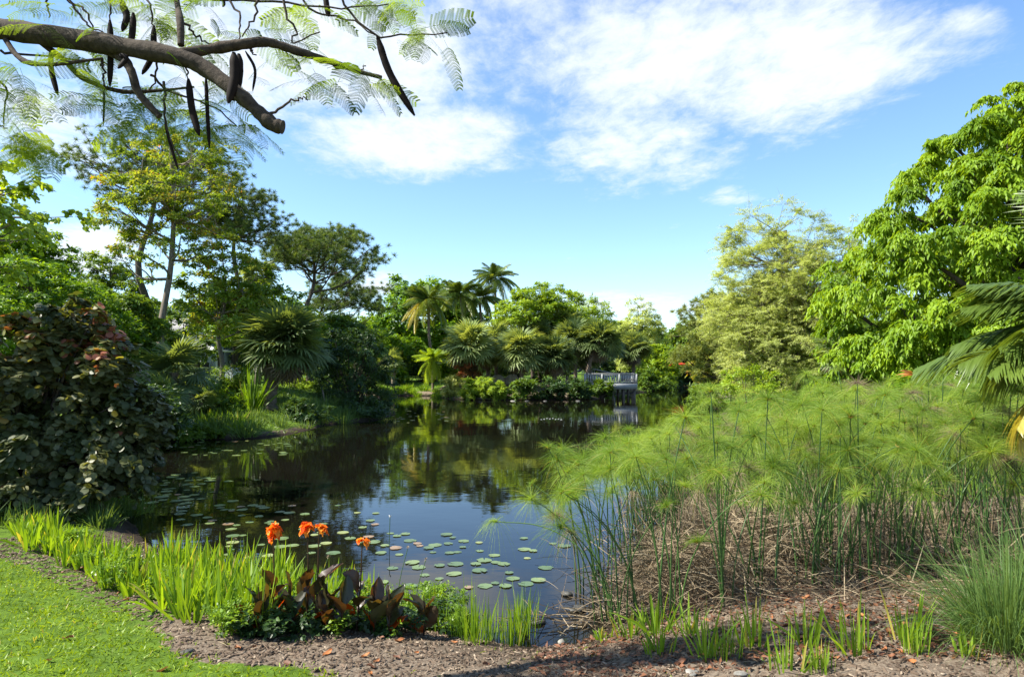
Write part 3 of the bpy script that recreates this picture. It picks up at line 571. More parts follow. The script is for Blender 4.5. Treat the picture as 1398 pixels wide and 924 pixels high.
# ---- island
tree('spreading_tree', 'bright green spreading tree rising above the island fan palms', 'tree', (665, 386, 795, 478), 55, 'lime', trunk_px=728, n=100, nspray=11, nleaf=11, ln=.24, wd=.11, flat=.45, droop=.12, seed=70, r0=.18, tmpl=LEAF1, cr=.24, low=-.4, tb=(.0, .6))
tree('spiky_tree', 'yellow-green treetop behind the island, right of the spreading tree', 'tree', (765, 408, 842, 478), 66, 'lime', n=50, nspray=9, nleaf=9, ln=.45, wd=.09, seed=71, r0=.15, tmpl=LEAF1, updir=.9)
GI = 'fan palms on the island'
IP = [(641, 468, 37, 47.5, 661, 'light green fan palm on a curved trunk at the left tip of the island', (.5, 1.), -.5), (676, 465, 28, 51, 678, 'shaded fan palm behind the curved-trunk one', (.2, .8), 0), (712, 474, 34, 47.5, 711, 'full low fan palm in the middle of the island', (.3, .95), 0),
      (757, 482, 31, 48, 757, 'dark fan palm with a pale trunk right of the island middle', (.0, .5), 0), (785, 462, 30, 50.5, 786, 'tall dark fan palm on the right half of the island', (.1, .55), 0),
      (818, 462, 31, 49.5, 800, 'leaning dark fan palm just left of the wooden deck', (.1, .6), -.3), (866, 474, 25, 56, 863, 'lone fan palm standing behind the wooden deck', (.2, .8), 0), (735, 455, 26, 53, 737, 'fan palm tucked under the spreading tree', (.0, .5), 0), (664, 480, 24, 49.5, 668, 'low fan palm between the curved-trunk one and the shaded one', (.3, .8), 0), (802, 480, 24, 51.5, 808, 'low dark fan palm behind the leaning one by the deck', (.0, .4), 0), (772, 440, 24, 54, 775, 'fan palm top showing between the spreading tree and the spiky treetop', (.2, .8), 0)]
for i, (cx, cy, rp, Y, bx, lb, tb, cv) in enumerate(IP): sabal('fan_palm', lb, cx, cy, rp*1.12, Y, bx, seed=80+i, group=GI, tb=tb, curve=cv, nf=80, dead=14, r=.14)  # tb raises the leaf tint of some crowns so they read as sunlit
isl = [(602, 510, 636, 546, 46.0, 'silver', 'pale yellow spiky mound at the left tip of the island'), (628, 514, 664, 548, 43.9, 'lime', 'pale yellow spiky mound under the curved palm trunk'), (655, 518, 694, 549, 43.7, 'lime', 'lime-green mound beside the flat white shore rock')]
for i, (x0, y0, x1, y1, Y, m, lb) in enumerate(isl):
    shrub('spiky_mound', lb, 'plant', (x0, y0, x1, y1), Y, m, n=60, nspray=14, nleaf=9, ln=.2, wd=.05, droop=.5, seed=90+i, group='pale mounds on the island tip', tmpl=LEAF1, depth=.8, tb=(.2, .9))
shrub('red_leaved_shrub', 'orange-red leaved shrub behind the pale island mounds', 'shrub', (615, 492, 658, 528), 47.0, 'red', n=20, ln=.2, wd=.07, seed=94)
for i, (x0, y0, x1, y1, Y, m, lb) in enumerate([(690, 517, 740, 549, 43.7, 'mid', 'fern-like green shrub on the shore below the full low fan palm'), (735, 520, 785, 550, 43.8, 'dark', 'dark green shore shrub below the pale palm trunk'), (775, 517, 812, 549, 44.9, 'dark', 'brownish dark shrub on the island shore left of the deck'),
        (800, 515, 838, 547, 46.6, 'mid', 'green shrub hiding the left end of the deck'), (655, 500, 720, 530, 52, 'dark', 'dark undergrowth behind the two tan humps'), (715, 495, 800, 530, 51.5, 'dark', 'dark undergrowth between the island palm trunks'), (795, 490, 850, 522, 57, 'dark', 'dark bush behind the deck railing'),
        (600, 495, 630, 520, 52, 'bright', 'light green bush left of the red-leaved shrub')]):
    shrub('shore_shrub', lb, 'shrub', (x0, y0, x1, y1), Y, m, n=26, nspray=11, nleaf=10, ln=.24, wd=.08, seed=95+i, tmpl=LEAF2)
# right of the island
tree('feathery_tree', 'pale feathery tree behind the lone fan palm', 'tree', (832, 413, 908, 520), 72, 'pale', n=70, nspray=10, nleaf=12, ln=.35, wd=.08, seed=110, r0=.2, tmpl=LEAF1, low=-.95, updir=.5)
tree('dense_tree', 'dark green rounded tree at the far end of the channel', 'tree', (903, 430, 985, 530), 78, 'mid', n=80, nspray=10, nleaf=10, ln=.5, wd=.26, seed=111, r0=.25, tmpl=LEAF1, low=-.95, tb=(.2, .8))
shrub('channel_shrub', 'lime-green overhanging bush right of the lone fan palm', 'shrub', (868, 468, 930, 535), 66, 'lime', n=60, nspray=10, nleaf=9, ln=.4, wd=.12, seed=112, tmpl=LEAF1, tb=(0, .5))
shrub('channel_shrub', 'dark green bush at the water line of the channel', 'shrub', (850, 500, 925, 540), 62, 'mid', n=40, nspray=10, nleaf=9, ln=.35, wd=.12, seed=113, tmpl=LEAF1)
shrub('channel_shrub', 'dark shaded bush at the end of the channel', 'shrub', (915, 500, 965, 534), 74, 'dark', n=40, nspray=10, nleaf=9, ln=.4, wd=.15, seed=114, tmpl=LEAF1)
shrub('bank_shrub', 'olive arching bush on the right bank above the papyrus', 'shrub', (935, 515, 1000, 585), 30, 'mid', n=34, ln=.16, wd=.04, seed=115, tb=(.5, 1))
shrub('bank_shrub', 'yellow-orange tinged bush on the right bank by the channel', 'shrub', (945, 470, 1000, 545), 41, 'multi', n=34, ln=.2, wd=.07, seed=116, tb=(.5, .85))
def red_canopy():
    Y = 75.5; c = AT(922, 497, Y); g = gz(c[0], Y); root = thing('garden_canopy', 'small red canvas canopy among the bushes past the deck', 'canopy', (c[0], Y, g)); b = Buf()
    w = .95; V = np.array([[-w, -w, 0], [w, -w, 0], [w, w, 0], [-w, w, 0], [0, 0, .5], [-w, -w, -.18], [w, -w, -.18], [w, w, -.18], [-w, w, -.18]])+c
    b.add(V, [[0, 1, 4], [1, 2, 4], [2, 3, 4], [3, 0, 4]]); b.add(V, [[5, 6, 1, 0], [6, 7, 2, 1], [7, 8, 3, 2], [8, 5, 0, 3]]); obj('canvas', b, MT['redc'], root)
    for sx in (-1, 1):
        for sy in (-1, 1): p = Buf(); tube(p, [[c[0]+sx*w*.95, Y+sy*w*.95, g-.2], [c[0]+sx*w*.95, Y+sy*w*.95, c[2]]], .03, 6); obj('pole', p, MT['white'], root)
red_canopy()
# two tan thatched humps
for i, (px, lb) in enumerate([(680, 'tan thatched hump under the palms, the left of two'), (699, 'tan thatched hump under the palms, the right of two')]):
    Y = 50; q = AT(px, 508, Y); g = gz(q[0], Y); rng = rg(120+i); b = Buf(); nr, ns = 7, 20; V = []
    for a in range(nr):
        th = a/(nr-1); rr = .56*math.sin(th*math.pi/2)**.8+.001; z = g+.68*math.cos(th*math.pi/2)**1.1-.03
        for k in range(ns): an = k/ns*6.283; V.append([q[0]+rr*math.cos(an)*(1+.05*rng.normal()), Y+rr*math.sin(an), z+.02*rng.normal()])
    b.add(V, [[a*ns+k, (a+1)*ns+k, (a+1)*ns+(k+1) % ns, a*ns+(k+1) % ns] for a in range(nr-1) for k in range(ns)]); tag(obj('thatched_hump', b, MT['tan'], smooth=True), lb, 'thatched hump', 'tan humps on the island')
# ---- deck
def deck():
    x0, x1, y0, y1 = 5.0, 8.55, 46.9, 52.5; zd = .92; zr = 1.62
    root = thing('wooden_deck', 'white wooden viewing deck with railing on posts over the water', 'deck', ((x0+x1)/2, y0, 0))
    b = Buf()
    for i in range(24): xx = x0+(x1-x0)*i/24; box(b, (xx, y0, zd-.04), (xx+(x1-x0)/24-.012, y1, zd), rg(i).uniform(.3, .7))
    obj('deck_floor', b, MT['deck'], root)
    b = Buf(); box(b, (x0-.03, y0-.05, zd-.34), (x1+.03, y0-.004, zd+.05)); box(b, (x1+.004, y0-.002, zd-.34), (x1+.05, y1, zd+.05)); obj('skirt_board', b, MT['deck'], root)
    def rail(ax, a0, a1, off):
        b = Buf(); n = int((a1-a0)/.16)
        for (z, h, w) in ((zr, .05, .07), (zd+.14, .06, .03), (zr-.1, .06, .03)):
            box(b, (a0, off-w, z), (a1, off+w, z+h)) if ax == 0 else box(b, (off-w, a0, z), (off+w, a1, z+h))
        obj('railing', b, MT['deck'], root)
        b = Buf()
        for i in range(n):
            a = a0+(a1-a0)*(i+.5)/n; t = .5
            box(b, (a-.045, off-.025, zd+.21), (a+.045, off+.025, zr-.105), t) if ax == 0 else box(b, (off-.025, a-.045, zd+.21), (off+.025, a+.045, zr-.105), t)
        obj('balusters', b, MT['deck'], root)
        for a in np.linspace(a0, a1, 4):
            p = Buf(); box(p, (a-.055, off-.075, zd+.06), (a+.055, off+.075, zr-.003)) if ax == 0 else box(p, (off-.075, a-.055, zd+.06), (off+.075, a+.055, zr-.003)); obj('post', p, MT['deck'], root)
    rail(0, x0, x1, y0+.07); rail(1, y0+.2, y1, x1-.09)
    for x in np.linspace(x0+1.2, x1-.12, 4):
        for y in (y0+.2, (y0+y1)/2, y1-.3): p = Buf(); tube(p, [[x, y, -.6], [x, y, zd-.05]], .085, 8); obj('support_pile', p, MT['dwood'], root)
    # ramp rails rising behind
    b = Buf()
    for k, y in enumerate((53.2, 54.6)): tube(b, [[4.3, y, 1.45], [5.6, y, 1.95], [6.4, y, 1.95], [8.2, y, 1.5]], .045, 5)
    for x, z in ((4.3, 1.4), (5.6, 1.9), (6.4, 1.9), (8.2, 1.45)):
        for y in (53.2, 54.6): tube(b, [[x, y, .3], [x, y, z]], .035, 5)
    obj('ramp_rail', b, MT['deck'], root)
deck()
# ---- left side
tree('round_leaved_tree', 'pale green round-leaved tree reaching in at the left edge', 'tree', (-470, 120, 88, 425), 10.6, 'lime', 'bark', trunk_px=-150, dens=1.5, tmpl=LEAFR, n=170, nspray=9, nleaf=10, ln=.085, wd=.075, seed=201, r0=.13, cr=.16, cone=.5, twigs=True, droop=.6, tb=(.2, 1.), surf=.5)  # unseen left part of the crown enlarged and brought near to shade the bush
tree('understorey_tree', 'dense green tree behind the red-tipped bush', 'tree', (-60, 352, 170, 560), 19, 'bright', trunk_px=70, n=150, nspray=13, nleaf=11, ln=.14, wd=.06, flat=.45, seed=202, r0=.14, cr=.2, low=-.95, tb=(0, .6), droop=.15)
tree('understorey_tree', 'dense green tree left of the slender copper-leaved tree', 'tree', (90, 385, 235, 560), 23, 'mid', trunk_px=160, n=120, nspray=12, nleaf=11, ln=.16, wd=.065, flat=.5, seed=203, r0=.13, cr=.22, low=-.95, tb=(.2, .9))
tree('slender_tree', 'tall slender tree with yellow and copper turning leaves', 'tree', (128, 158, 335, 430), 27, 'multi', 'bark', trunk_px=222, n=84, nspray=13, nleaf=12, ln=.15, wd=.065, flat=.4, droop=.2, seed=204, r0=.16, cr=.2, surf=.6, tb=(.15, .8), twigs=True, ttop=.8, K=18)
tree('slender_tree', 'lower yellow-green tree with coppery tips right of the slender trunk', 'tree', (235, 340, 385, 470), 29, 'multi', 'bark', trunk_px=300, n=60, nspray=11, nleaf=10, ln=.2, wd=.085, flat=.4, droop=.2, seed=205, r0=.12, cr=.22, tb=(.1, .75), low=-.9)
pine('pine_tree', 'tall pine with long bare limbs reaching left behind the copper-leaved tree', 'tree', (110, 168, 330, 320), 34, 205, n=120, seed=206, r0=.22, extra=[(70, 205, 0), (85, 215, -.5), (100, 225, 0), (120, 245, .5), (92, 200, 0), (140, 265, 0), (75, 212, 1), (120, 190, 0), (135, 200, 0), (320, 220, 0), (325, 250, 0)], surf=.5)
pine('pine_tree', 'dark pine crown right of the copper-leaved tree', 'tree', (262, 245, 385, 372), 38, 318, n=110, seed=207, r0=.2, surf=.45, ndl=70)
pine('pine_tree', 'round-topped pine standing alone against the sky', 'tree', (358, 305, 502, 412), 45, 424, n=120, seed=208, r0=.22, low=-.15, tufts=9, nl=.30, cr=.13, wdt=.022, surf=.35)
pine('pine_tree', 'low spreading pine right of the round-topped one', 'tree', (420, 378, 528, 445), 57, 405, n=85, seed=209, r0=.18, low=-.4, nl=.32, wdt=.024, depth=.7)
tree('understorey_tree', 'vivid green flat-topped tree under the dark pine', 'tree', (290, 385, 450, 500), 35, 'bright', trunk_px=372, n=100, nspray=11, nleaf=11, ln=.2, wd=.085, flat=.35, droop=.1, seed=210, r0=.13, cr=.25, low=-.6)
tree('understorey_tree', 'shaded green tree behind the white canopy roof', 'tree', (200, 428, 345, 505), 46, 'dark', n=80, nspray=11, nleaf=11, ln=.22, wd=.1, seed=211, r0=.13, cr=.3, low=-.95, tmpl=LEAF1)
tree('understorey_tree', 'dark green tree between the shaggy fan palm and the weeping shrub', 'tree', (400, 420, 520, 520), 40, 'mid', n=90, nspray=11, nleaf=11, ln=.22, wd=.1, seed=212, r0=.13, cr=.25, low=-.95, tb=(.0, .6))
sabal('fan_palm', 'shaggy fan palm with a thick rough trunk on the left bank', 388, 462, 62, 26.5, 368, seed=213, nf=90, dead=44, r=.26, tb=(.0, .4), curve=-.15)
sabal('fan_palm', 'fan palm top showing behind the dark pine crown', 352, 372, 28, 42, seed=214, nf=36, dead=6)
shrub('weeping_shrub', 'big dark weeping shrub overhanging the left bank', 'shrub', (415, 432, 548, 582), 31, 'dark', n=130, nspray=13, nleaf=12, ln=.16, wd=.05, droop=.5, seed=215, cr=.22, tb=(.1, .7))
for i, (cx, cy, rp, Y, lb) in enumerate([(236, 500, 58, 20.5, 'fan palm with drooping dark fronds in front of the house'), (212, 545, 52, 19.0, 'low dark fan palm right behind the red-tipped bush'), (268, 548, 32, 22.5, 'small dark fan palm on the left bank below the brick pillar')]):
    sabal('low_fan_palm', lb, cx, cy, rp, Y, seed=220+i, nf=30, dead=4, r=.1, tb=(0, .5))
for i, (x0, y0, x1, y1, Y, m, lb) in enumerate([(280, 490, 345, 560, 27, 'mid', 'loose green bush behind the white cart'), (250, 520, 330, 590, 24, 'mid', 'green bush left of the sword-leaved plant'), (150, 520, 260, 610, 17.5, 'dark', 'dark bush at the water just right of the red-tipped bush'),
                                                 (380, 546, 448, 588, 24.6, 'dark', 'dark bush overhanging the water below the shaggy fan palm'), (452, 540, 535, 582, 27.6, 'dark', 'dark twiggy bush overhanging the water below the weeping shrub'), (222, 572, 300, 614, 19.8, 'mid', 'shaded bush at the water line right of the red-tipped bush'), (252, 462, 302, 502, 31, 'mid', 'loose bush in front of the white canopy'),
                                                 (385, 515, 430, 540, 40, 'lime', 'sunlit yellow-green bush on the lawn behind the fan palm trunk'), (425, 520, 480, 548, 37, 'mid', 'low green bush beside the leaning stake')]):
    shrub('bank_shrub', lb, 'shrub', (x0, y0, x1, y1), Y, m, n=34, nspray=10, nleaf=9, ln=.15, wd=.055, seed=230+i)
q = AT(345, 500, 25.5); g = gz(q[0], 25.5)
tuft('sword_leaved_plant', 'tall sword-leaved plant left of the shaggy fan palm trunk', 'plant', (q[0], 25.5, g), seed=240, n=70, h=1.9, w=.07, spread=.38, foot=.4, bend=(0, .35), tb=(.0, .6))
q = AT(415, 555, 26.3); tuft('fountain_grass', 'dark fountain-shaped grass tussock right of the fan palm trunk', 'grass clump', (q[0], 26.3, gz(q[0], 26.3)), seed=241, m='fine', n=420, h=1.15, w=.014, spread=.55, foot=.25, bend=(.3, 1.), ylw=0)
def stake():
    Y = 27.6; a = AT(447, 566, Y); b_ = AT(440, 532, Y); b = Buf(); a[2] = gz(a[0], Y)-.15; tube(b, [a, b_], .03, 6); tag(obj('leaning_stake', b, MT['bark']), 'pale leaning wooden stake at the left bank edge', 'stake')
stake()
for i, (x0, y0, x1, y1, Y, m, n_, lb) in enumerate([(140, 418, 262, 520, 33, 'mid', 70, 'green tree in front of the grey-green house'), (-40, 300, 110, 430, 24, 'bright', 60, 'light green tree behind the round-leaved tree at the left edge'), (255, 400, 345, 470, 37, 'mid', 50, 'green tree above the white canopy roof'),
      (440, 425, 540, 520, 60, 'bright', 50, 'green tree filling the gap behind the weeping shrub'), (100, 340, 200, 440, 36, 'mid', 40, 'green tree behind the slender tree, toward the left edge')]):
    tree('understorey_tree', lb, 'tree', (x0, y0, x1, y1), Y, m, n=n_, nspray=11, nleaf=11, ln=.19, wd=.08, seed=260+i, r0=.1, cr=.26, low=-.95, flat=.5, tmpl=LEAF1)
# big red-tipped bush, front left
def bush():
    rng = rg(250); Y = 9.6; root = thing('broadleaf_bush', 'large dark bush with round leaves and red tips, front left', 'shrub', (-6.9, 9.7, gz(-6.9, 9.7)))
    C = []; 
    for (cx, cy, rp, Yc, n) in [(55, 520, 92, 9.7, 66), (20, 600, 115, 9.5, 66), (128, 600, 66, 9.6, 50), (-70, 540, 120, 9.9, 50), (90, 460, 52, 9.6, 30), (140, 515, 42, 9.6, 26), (70, 640, 95, 9.0, 34), (170, 560, 38, 9.6, 16), (150, 640, 38, 9.4, 20)]:
        c = AT(cx, cy, Yc); r = rp*Yc/F; C.append(lumpy(rng, n, c, (r, r*.9, r), .4, -1.))
    C = np.concatenate(C); zz = np.array([max(gz(a[0], a[1]), 0)+.1 for a in C]); C[:, 2] = np.maximum(C[:, 2], zz)
    ctr = np.array([-6.8, 9.7, 1.0]); hi = smooth(1.5, 2.6, C[:, 2]); tb = rng.uniform(.1, .7, len(C))+hi*rng.uniform(0, .6, len(C))**1.2  # hi lifts the tint near the top: red tips plus painted sunlit yellow
    f = Buf(); sprays(f, C, rng.uniform(.16, .34, len(C)), ctr, rng, 10, 10, .092, .088, .5, .8, 1., LEAFR, tb)
    b = Buf()
    for q in C[::4]:
        p0 = np.array([-6.9, 9.7, .1])+rng.normal(size=3)*[.3, .2, 0]; tube(b, spline([p0, (p0+q)/2+[0, 0, .25], q], 6), np.linspace(.035, .008, 6), 5, cap=False)
    obj('stem', b, MT['dbark'], root); obj('foliage', f, MT['bush'], root)
    for (px, py) in [(133, 507), (160, 526)]:
        fl = Buf(); p = AT(px, py, 9.0); n = 7; az = np.arange(n)*.9; D = np.stack([np.cos(az), -.5+0*az, np.sin(az)+.3], -1)
        ribbons(fl, np.repeat(p[None], n, 0), D, .04, .035, .1, 3, 'oval', rng.uniform(.1, .5, n), rng=rng); obj('red_flower', fl, MT['red'], root)
bush()
# house, canopy roof, cart
def house():
    Y = 40; a = AT(196, 515, Y); b_ = AT(262, 455, Y); g = gz(a[0], Y)-.1; root = thing('garden_house', 'grey-green house wall half hidden behind the trees at left', 'house', ((a[0]+b_[0])/2, Y, g))
    x0, x1, zt = a[0]-3.5, b_[0], b_[2]-.4
    b = Buf(); box(b, (x0, Y, g), (x1, Y+6, zt)); obj('wall', b, MT['wall'], root)
    b = Buf(); V = [[x0-.4, Y-.5, zt-.03], [x1+.4, Y-.5, zt-.03], [x1+.4, Y+6.5, zt-.03], [x0-.4, Y+6.5, zt-.03], [x0+.5, Y+3, zt+1.5], [x1-1, Y+3, zt+1.5]]
    b.add(V, [[0, 1, 5, 4], [2, 3, 4, 5], [3, 2, 1, 0]]); b.add(V, [[1, 2, 5], [3, 0, 4]]); obj('roof', b, MT['roofm'], root)
    b = Buf(); box(b, (x0+1.2, Y-.03, g+1), (x0+2.2, Y-.003, g+2)); w = obj('window', b, MT['glass'], root)
    b = Buf(); 
    for (lo, hi) in (((x0+1.1, Y-.06, g+.9), (x0+2.3, Y-.035, g+1)), ((x0+1.1, Y-.06, g+2), (x0+2.3, Y-.035, g+2.1)), ((x0+1.1, Y-.06, g+1.003), (x0+1.2, Y-.035, g+1.997)), ((x0+2.2, Y-.06, g+1.003), (x0+2.3, Y-.035, g+1.997))): box(b, lo, hi)
    obj('frame', b, MT['white'], w)
    b = Buf(); box(b, (x1-.02, Y-.4, g), (x1+.38, Y-.01, zt-.04)); obj('brick_pillar', b, MT['brick'], root)
    q0, q1 = AT(260, 480, 38), AT(287, 470, 38); z = AT(275, 475, 38)[2]
    root = thing('carport_roof', 'small white canopy roof on posts beside the house', 'canopy', ((q0[0]+q1[0])/2, 38, g))
    b = Buf(); V = [[q0[0], 37.4, z], [q1[0], 37.4, z-.1], [q1[0], 39.2, z-.1], [q0[0], 39.2, z], [(q0[0]+q1[0])/2, 38.3, z+.35]]
    b.add(V, [[0, 1, 4], [1, 2, 4], [2, 3, 4], [3, 0, 4]]); b.add(V, [[3, 2, 1, 0]]); obj('canopy', b, MT['white'], root)
    for (x, y) in ((q0[0]+.1, 37.5), (q1[0]-.1, 37.5), (q0[0]+.1, 39.1), (q1[0]-.1, 39.1)): p = Buf(); tube(p, [[x, y, gz(x, y)-.1], [x, y, z-.11]], .04, 6); obj('post', p, MT['white'], root)
    # cart
    Y = 34; c = AT(295, 505, Y); x = c[0]; g = gz(x, Y); root = thing('utility_cart', 'white-topped utility cart parked among the bushes at left', 'cart', (x, Y, g))
    b = Buf(); V = []
    prof = [(-1.0, .35), (-1.0, .75), (-.5, .8), (-.35, .62), (.25, .62), (.4, 1.0), (.95, .95), (1.05, .7), (1.05, .35)]
    n = len(prof)
    for yy in (-.5, .5): V += [[x+p[0], Y+yy, g+p[1]] for p in prof]
    b.add(V, [[i, (i+1) % n, n+(i+1) % n, n+i] for i in range(n)]); b.add(V, [list(range(n))[::-1]]); b.add(V, [list(range(n, 2*n))]); obj('body', b, MT['white'], root)
    b = Buf(); box(b, (x-.6, Y-.45, g+.63), (x+.2, Y+.45, g+.78)); box(b, (x-.7, Y-.45, g+.81), (x-.55, Y+.45, g+1.2)); obj('seat', b, MT['rubber'], root)
    b = Buf(); box(b, (x-.85, Y-.55, g+1.72), (x+.75, Y+.55, g+1.8)); obj('roof', b, MT['white'], root)
    for (dx, dy) in ((-.75, -.48), (.6, -.48), (-.75, .48), (.6, .48)): p = Buf(); tube(p, [[x+dx, Y+dy, g+.7], [x+dx*.93, Y+dy, g+1.718]], .025, 6); obj('post', p, MT['rubber'], root)
    for (dx, dy) in ((-.65, -.55), (.65, -.55), (-.65, .45), (.65, .45)): p = Buf(); tube(p, [[x+dx, Y+dy, g+.24], [x+dx, Y+dy+.12, g+.24]], .24, 14); obj('wheel', p, MT['rubber'], root)
house()
# ---- bank grasses (mid distance)
rngg = rg(300)
def bank_tufts(n, px, py, lab, group, m='blade', h=.5, w=.02, nb=40, seed0=0, spread=.5, cat='grass clump'):
    k = 0; tries = 0
    while k < n and tries < 500:
        tries += 1; q = on_ground(rngg.uniform(*px), rngg.uniform(*py))
        if sdist(q[0], q[1])[0] < -.05: continue
        tuft('grass_clump', lab, cat, q, group, seed0+k, m, n=nb, h=h*rngg.uniform(.6, 1.2), w=w, spread=spread, foot=h*.5, segs=4, ylw=.03); k += 1
bank_tufts(26, (262, 345), (538, 590), 'green grass tussock on the slope left of the shaggy fan palm', 'grass tussocks on the left bank', h=.5, w=.03, seed0=400, nb=60)
bank_tufts(34, (215, 520), (566, 604), 'short grass tussock at the left bank water line', 'grass at the left bank water line', h=.6, w=.02, seed0=430, m='fine', nb=90)
bank_tufts(22, (375, 480), (552, 574), 'dark arching grass tussock in the shade below the shaggy fan palm', 'dark tussocks below the shaggy fan palm', h=.85, w=.018, seed0=850, m='fine', nb=120)
bank_tufts(26, (515, 603), (530, 543), 'bright grass tussock along the far lawn shore', 'grass along the far shore', h=.6, w=.045, seed0=450, nb=60)
# ---- ground cover on the banks
def cover():
    rng = rg(305); n = 150000; y = rng.uniform(9.5, 62, n); x = rng.uniform(-.85, .85, n)*y; d = sdist(x, y)
    nz = np.sin(x*1.3+1)*np.sin(y*.9)+.5*np.sin(x*3.1+y*1.7)
    ok = (d > .02) & (d < 6) & (nz > -.6) & ~((np.abs(x) < 6) & (y > 47) & (y < 60) & (nz > .2)); x, y = x[ok], y[ok]; n = len(x); z = hgt(x, y); s = .5+y/30
    az = rng.uniform(0, 6.283, n); ti = rng.uniform(.1, 1.1, n); D = np.stack([np.cos(az)*np.sin(ti), np.sin(az)*np.sin(ti), np.cos(ti)], -1); f = Buf()
    pt = .45+.3*np.sin(x*.8+y*.5)*np.sin(y*.7-x*.4)
    ribbons(f, np.stack([x, y, z-.01], -1), D, rng.uniform(.07, .26, n)*s**.5, rng.uniform(.01, .022, n)*s, .4, 2, 'lance', np.clip(pt+rng.normal(size=n)*.2, 0, .95), rng=rng)
    tag(obj('ground_cover', f, MT['mid']), 'low green ground cover on the banks round the pond', 'ground cover', None, 'stuff')
cover()
# ---- lawn
def lawn():
    rng = rg(310); n = 95000; x = rng.uniform(-6.5, 1.2, n); y = rng.uniform(2.6, 9.5, n)
    ok = inpoly(x+.05*np.sin(y*9)+rng.normal(size=n)*.035, y+.05*np.sin(x*7)+rng.normal(size=n)*.035, LAWN) & (np.abs(x) < y*.78+.3); x, y = x[ok], y[ok]; z = hgt(x, y); n = len(x)
    f = Buf(); az = rng.uniform(0, 6.283, n); ti = rng.uniform(.2, 1.15, n); D = np.stack([np.cos(az)*np.sin(ti), np.sin(az)*np.sin(ti), np.cos(ti)], -1)
    patch = .5+.25*np.sin(x*2.1+np.sin(y*3.))*np.sin(y*2.6)+.12*np.sin(x*7+y*5)
    t = np.clip(patch+rng.normal(size=n)*.18, 0, .93); t = np.where(rng.uniform(size=n) < .025, 1., t)
    ribbons(f, np.stack([x, y, z-.005], -1), D, rng.uniform(.03, .075, n)*(.8+.4*patch), rng.uniform(.005, .0085, n), rng.uniform(.1, .7, n), 3, 'grass', t, rng=rng)
    tag(obj('lawn_grass', f, MT['lawn']), 'short bright green lawn grass at the lower left', 'grass', None, 'stuff')
    # sparse weeds in the mulch
    n = 9000; x = rng.uniform(-5.5, 3, n); y = rng.uniform(2.8, 8.5, n); d = sdist(x, y)
    nz = np.sin(x*3.1+1)*np.sin(y*4.3)+.5*np.sin(x*9+y*3)
    ok = (~inpoly(x, y, LAWN)) & (d > .12) & ((nz > .55) | ((d < .5) & (nz > .1) & (x < .2))); x, y = x[ok], y[ok]; n = len(x); z = hgt(x, y); f = Buf(); az = rng.uniform(0, 6.283, n); ti = rng.uniform(.1, 1.2, n)
    D = np.stack([np.cos(az)*np.sin(ti), np.sin(az)*np.sin(ti), np.cos(ti)], -1)
    ribbons(f, np.stack([x, y, z-.005], -1), D, rng.uniform(.02, .07, n), rng.uniform(.004, .008, n), .4, 2, 'grass', rng.uniform(.1, .8, n), rng=rng)
    tag(obj('sparse_weeds', f, MT['lawn']), 'thin patches of weeds in the brown mulch', 'weeds', None, 'stuff')
lawn()
# ---- mulch
def mulch():
    rng = rg(320); n = 60000; x = rng.uniform(-5.5, 5.5, n); y = rng.uniform(2.8, 8.2, n)
    ok = (~inpoly(x+rng.normal(size=n)*.05, y, LAWN)) & (sdist(x, y) > .03) & (np.abs(x) < y*.8+.2); x, y = x[ok], y[ok]; n = len(x); z = hgt(x, y)
    TV = np.array([[-.5, -.5, 0], [.5, -.4, 0], [.45, .5, 0], [-.4, .45, 0], [-.45, -.45, 1], [.4, -.35, 1], [.4, .4, 1], [-.35, .4, 1]]); TF = np.array([[4, 5, 6, 7], [0, 1, 5, 4], [1, 2, 6, 5], [2, 3, 7, 6], [3, 0, 4, 7]])
    az = rng.uniform(0, 6.283, n); A = np.stack([np.cos(az), np.sin(az), rng.normal(size=n)*.25], -1); up = np.array([0, 0, 1.])+rng.normal(size=(n, 3))*.3
    M = frames(A, up)*np.stack([rng.uniform(.004, .016, n), rng.gamma(2., .013, n)+.01, rng.uniform(.002, .006, n)], -1)[:, None]
    f = Buf(); f.inst(TV, TF, np.stack([x, y, z+.004], -1), M, np.clip(rng.beta(1.6, 2.6, n), 0, 1)); tag(obj('mulch_chips', f, MT['chip']), 'brown wood chip mulch along the pond edge', 'mulch', None, 'stuff')
mulch()
def twigs():
    rng = rg(322); n = 2600; x = rng.uniform(-5, 5, n); y = rng.uniform(3.4, 6.6, n); ok = (~inpoly(x, y, LAWN)) & (sdist(x, y) > .03); x, y = x[ok], y[ok]; n = len(x); f = Buf()
    az = rng.uniform(0, 6.283, n); D = np.stack([np.cos(az), np.sin(az), rng.uniform(-.05, .25, n)], -1); ribbons(f, np.stack([x, y, hgt(x, y)+.008], -1), D, rng.gamma(2, .03, n)+.02, rng.uniform(.0015, .005, n), .15, 3, 'line', rng.uniform(.2, 1, n)**1.3, rng=rng)
    tag(obj('twig_litter', f, MT['thatch']), 'thin dry twigs and grass straws scattered over the mulch', 'twigs', None, 'stuff')
twigs()
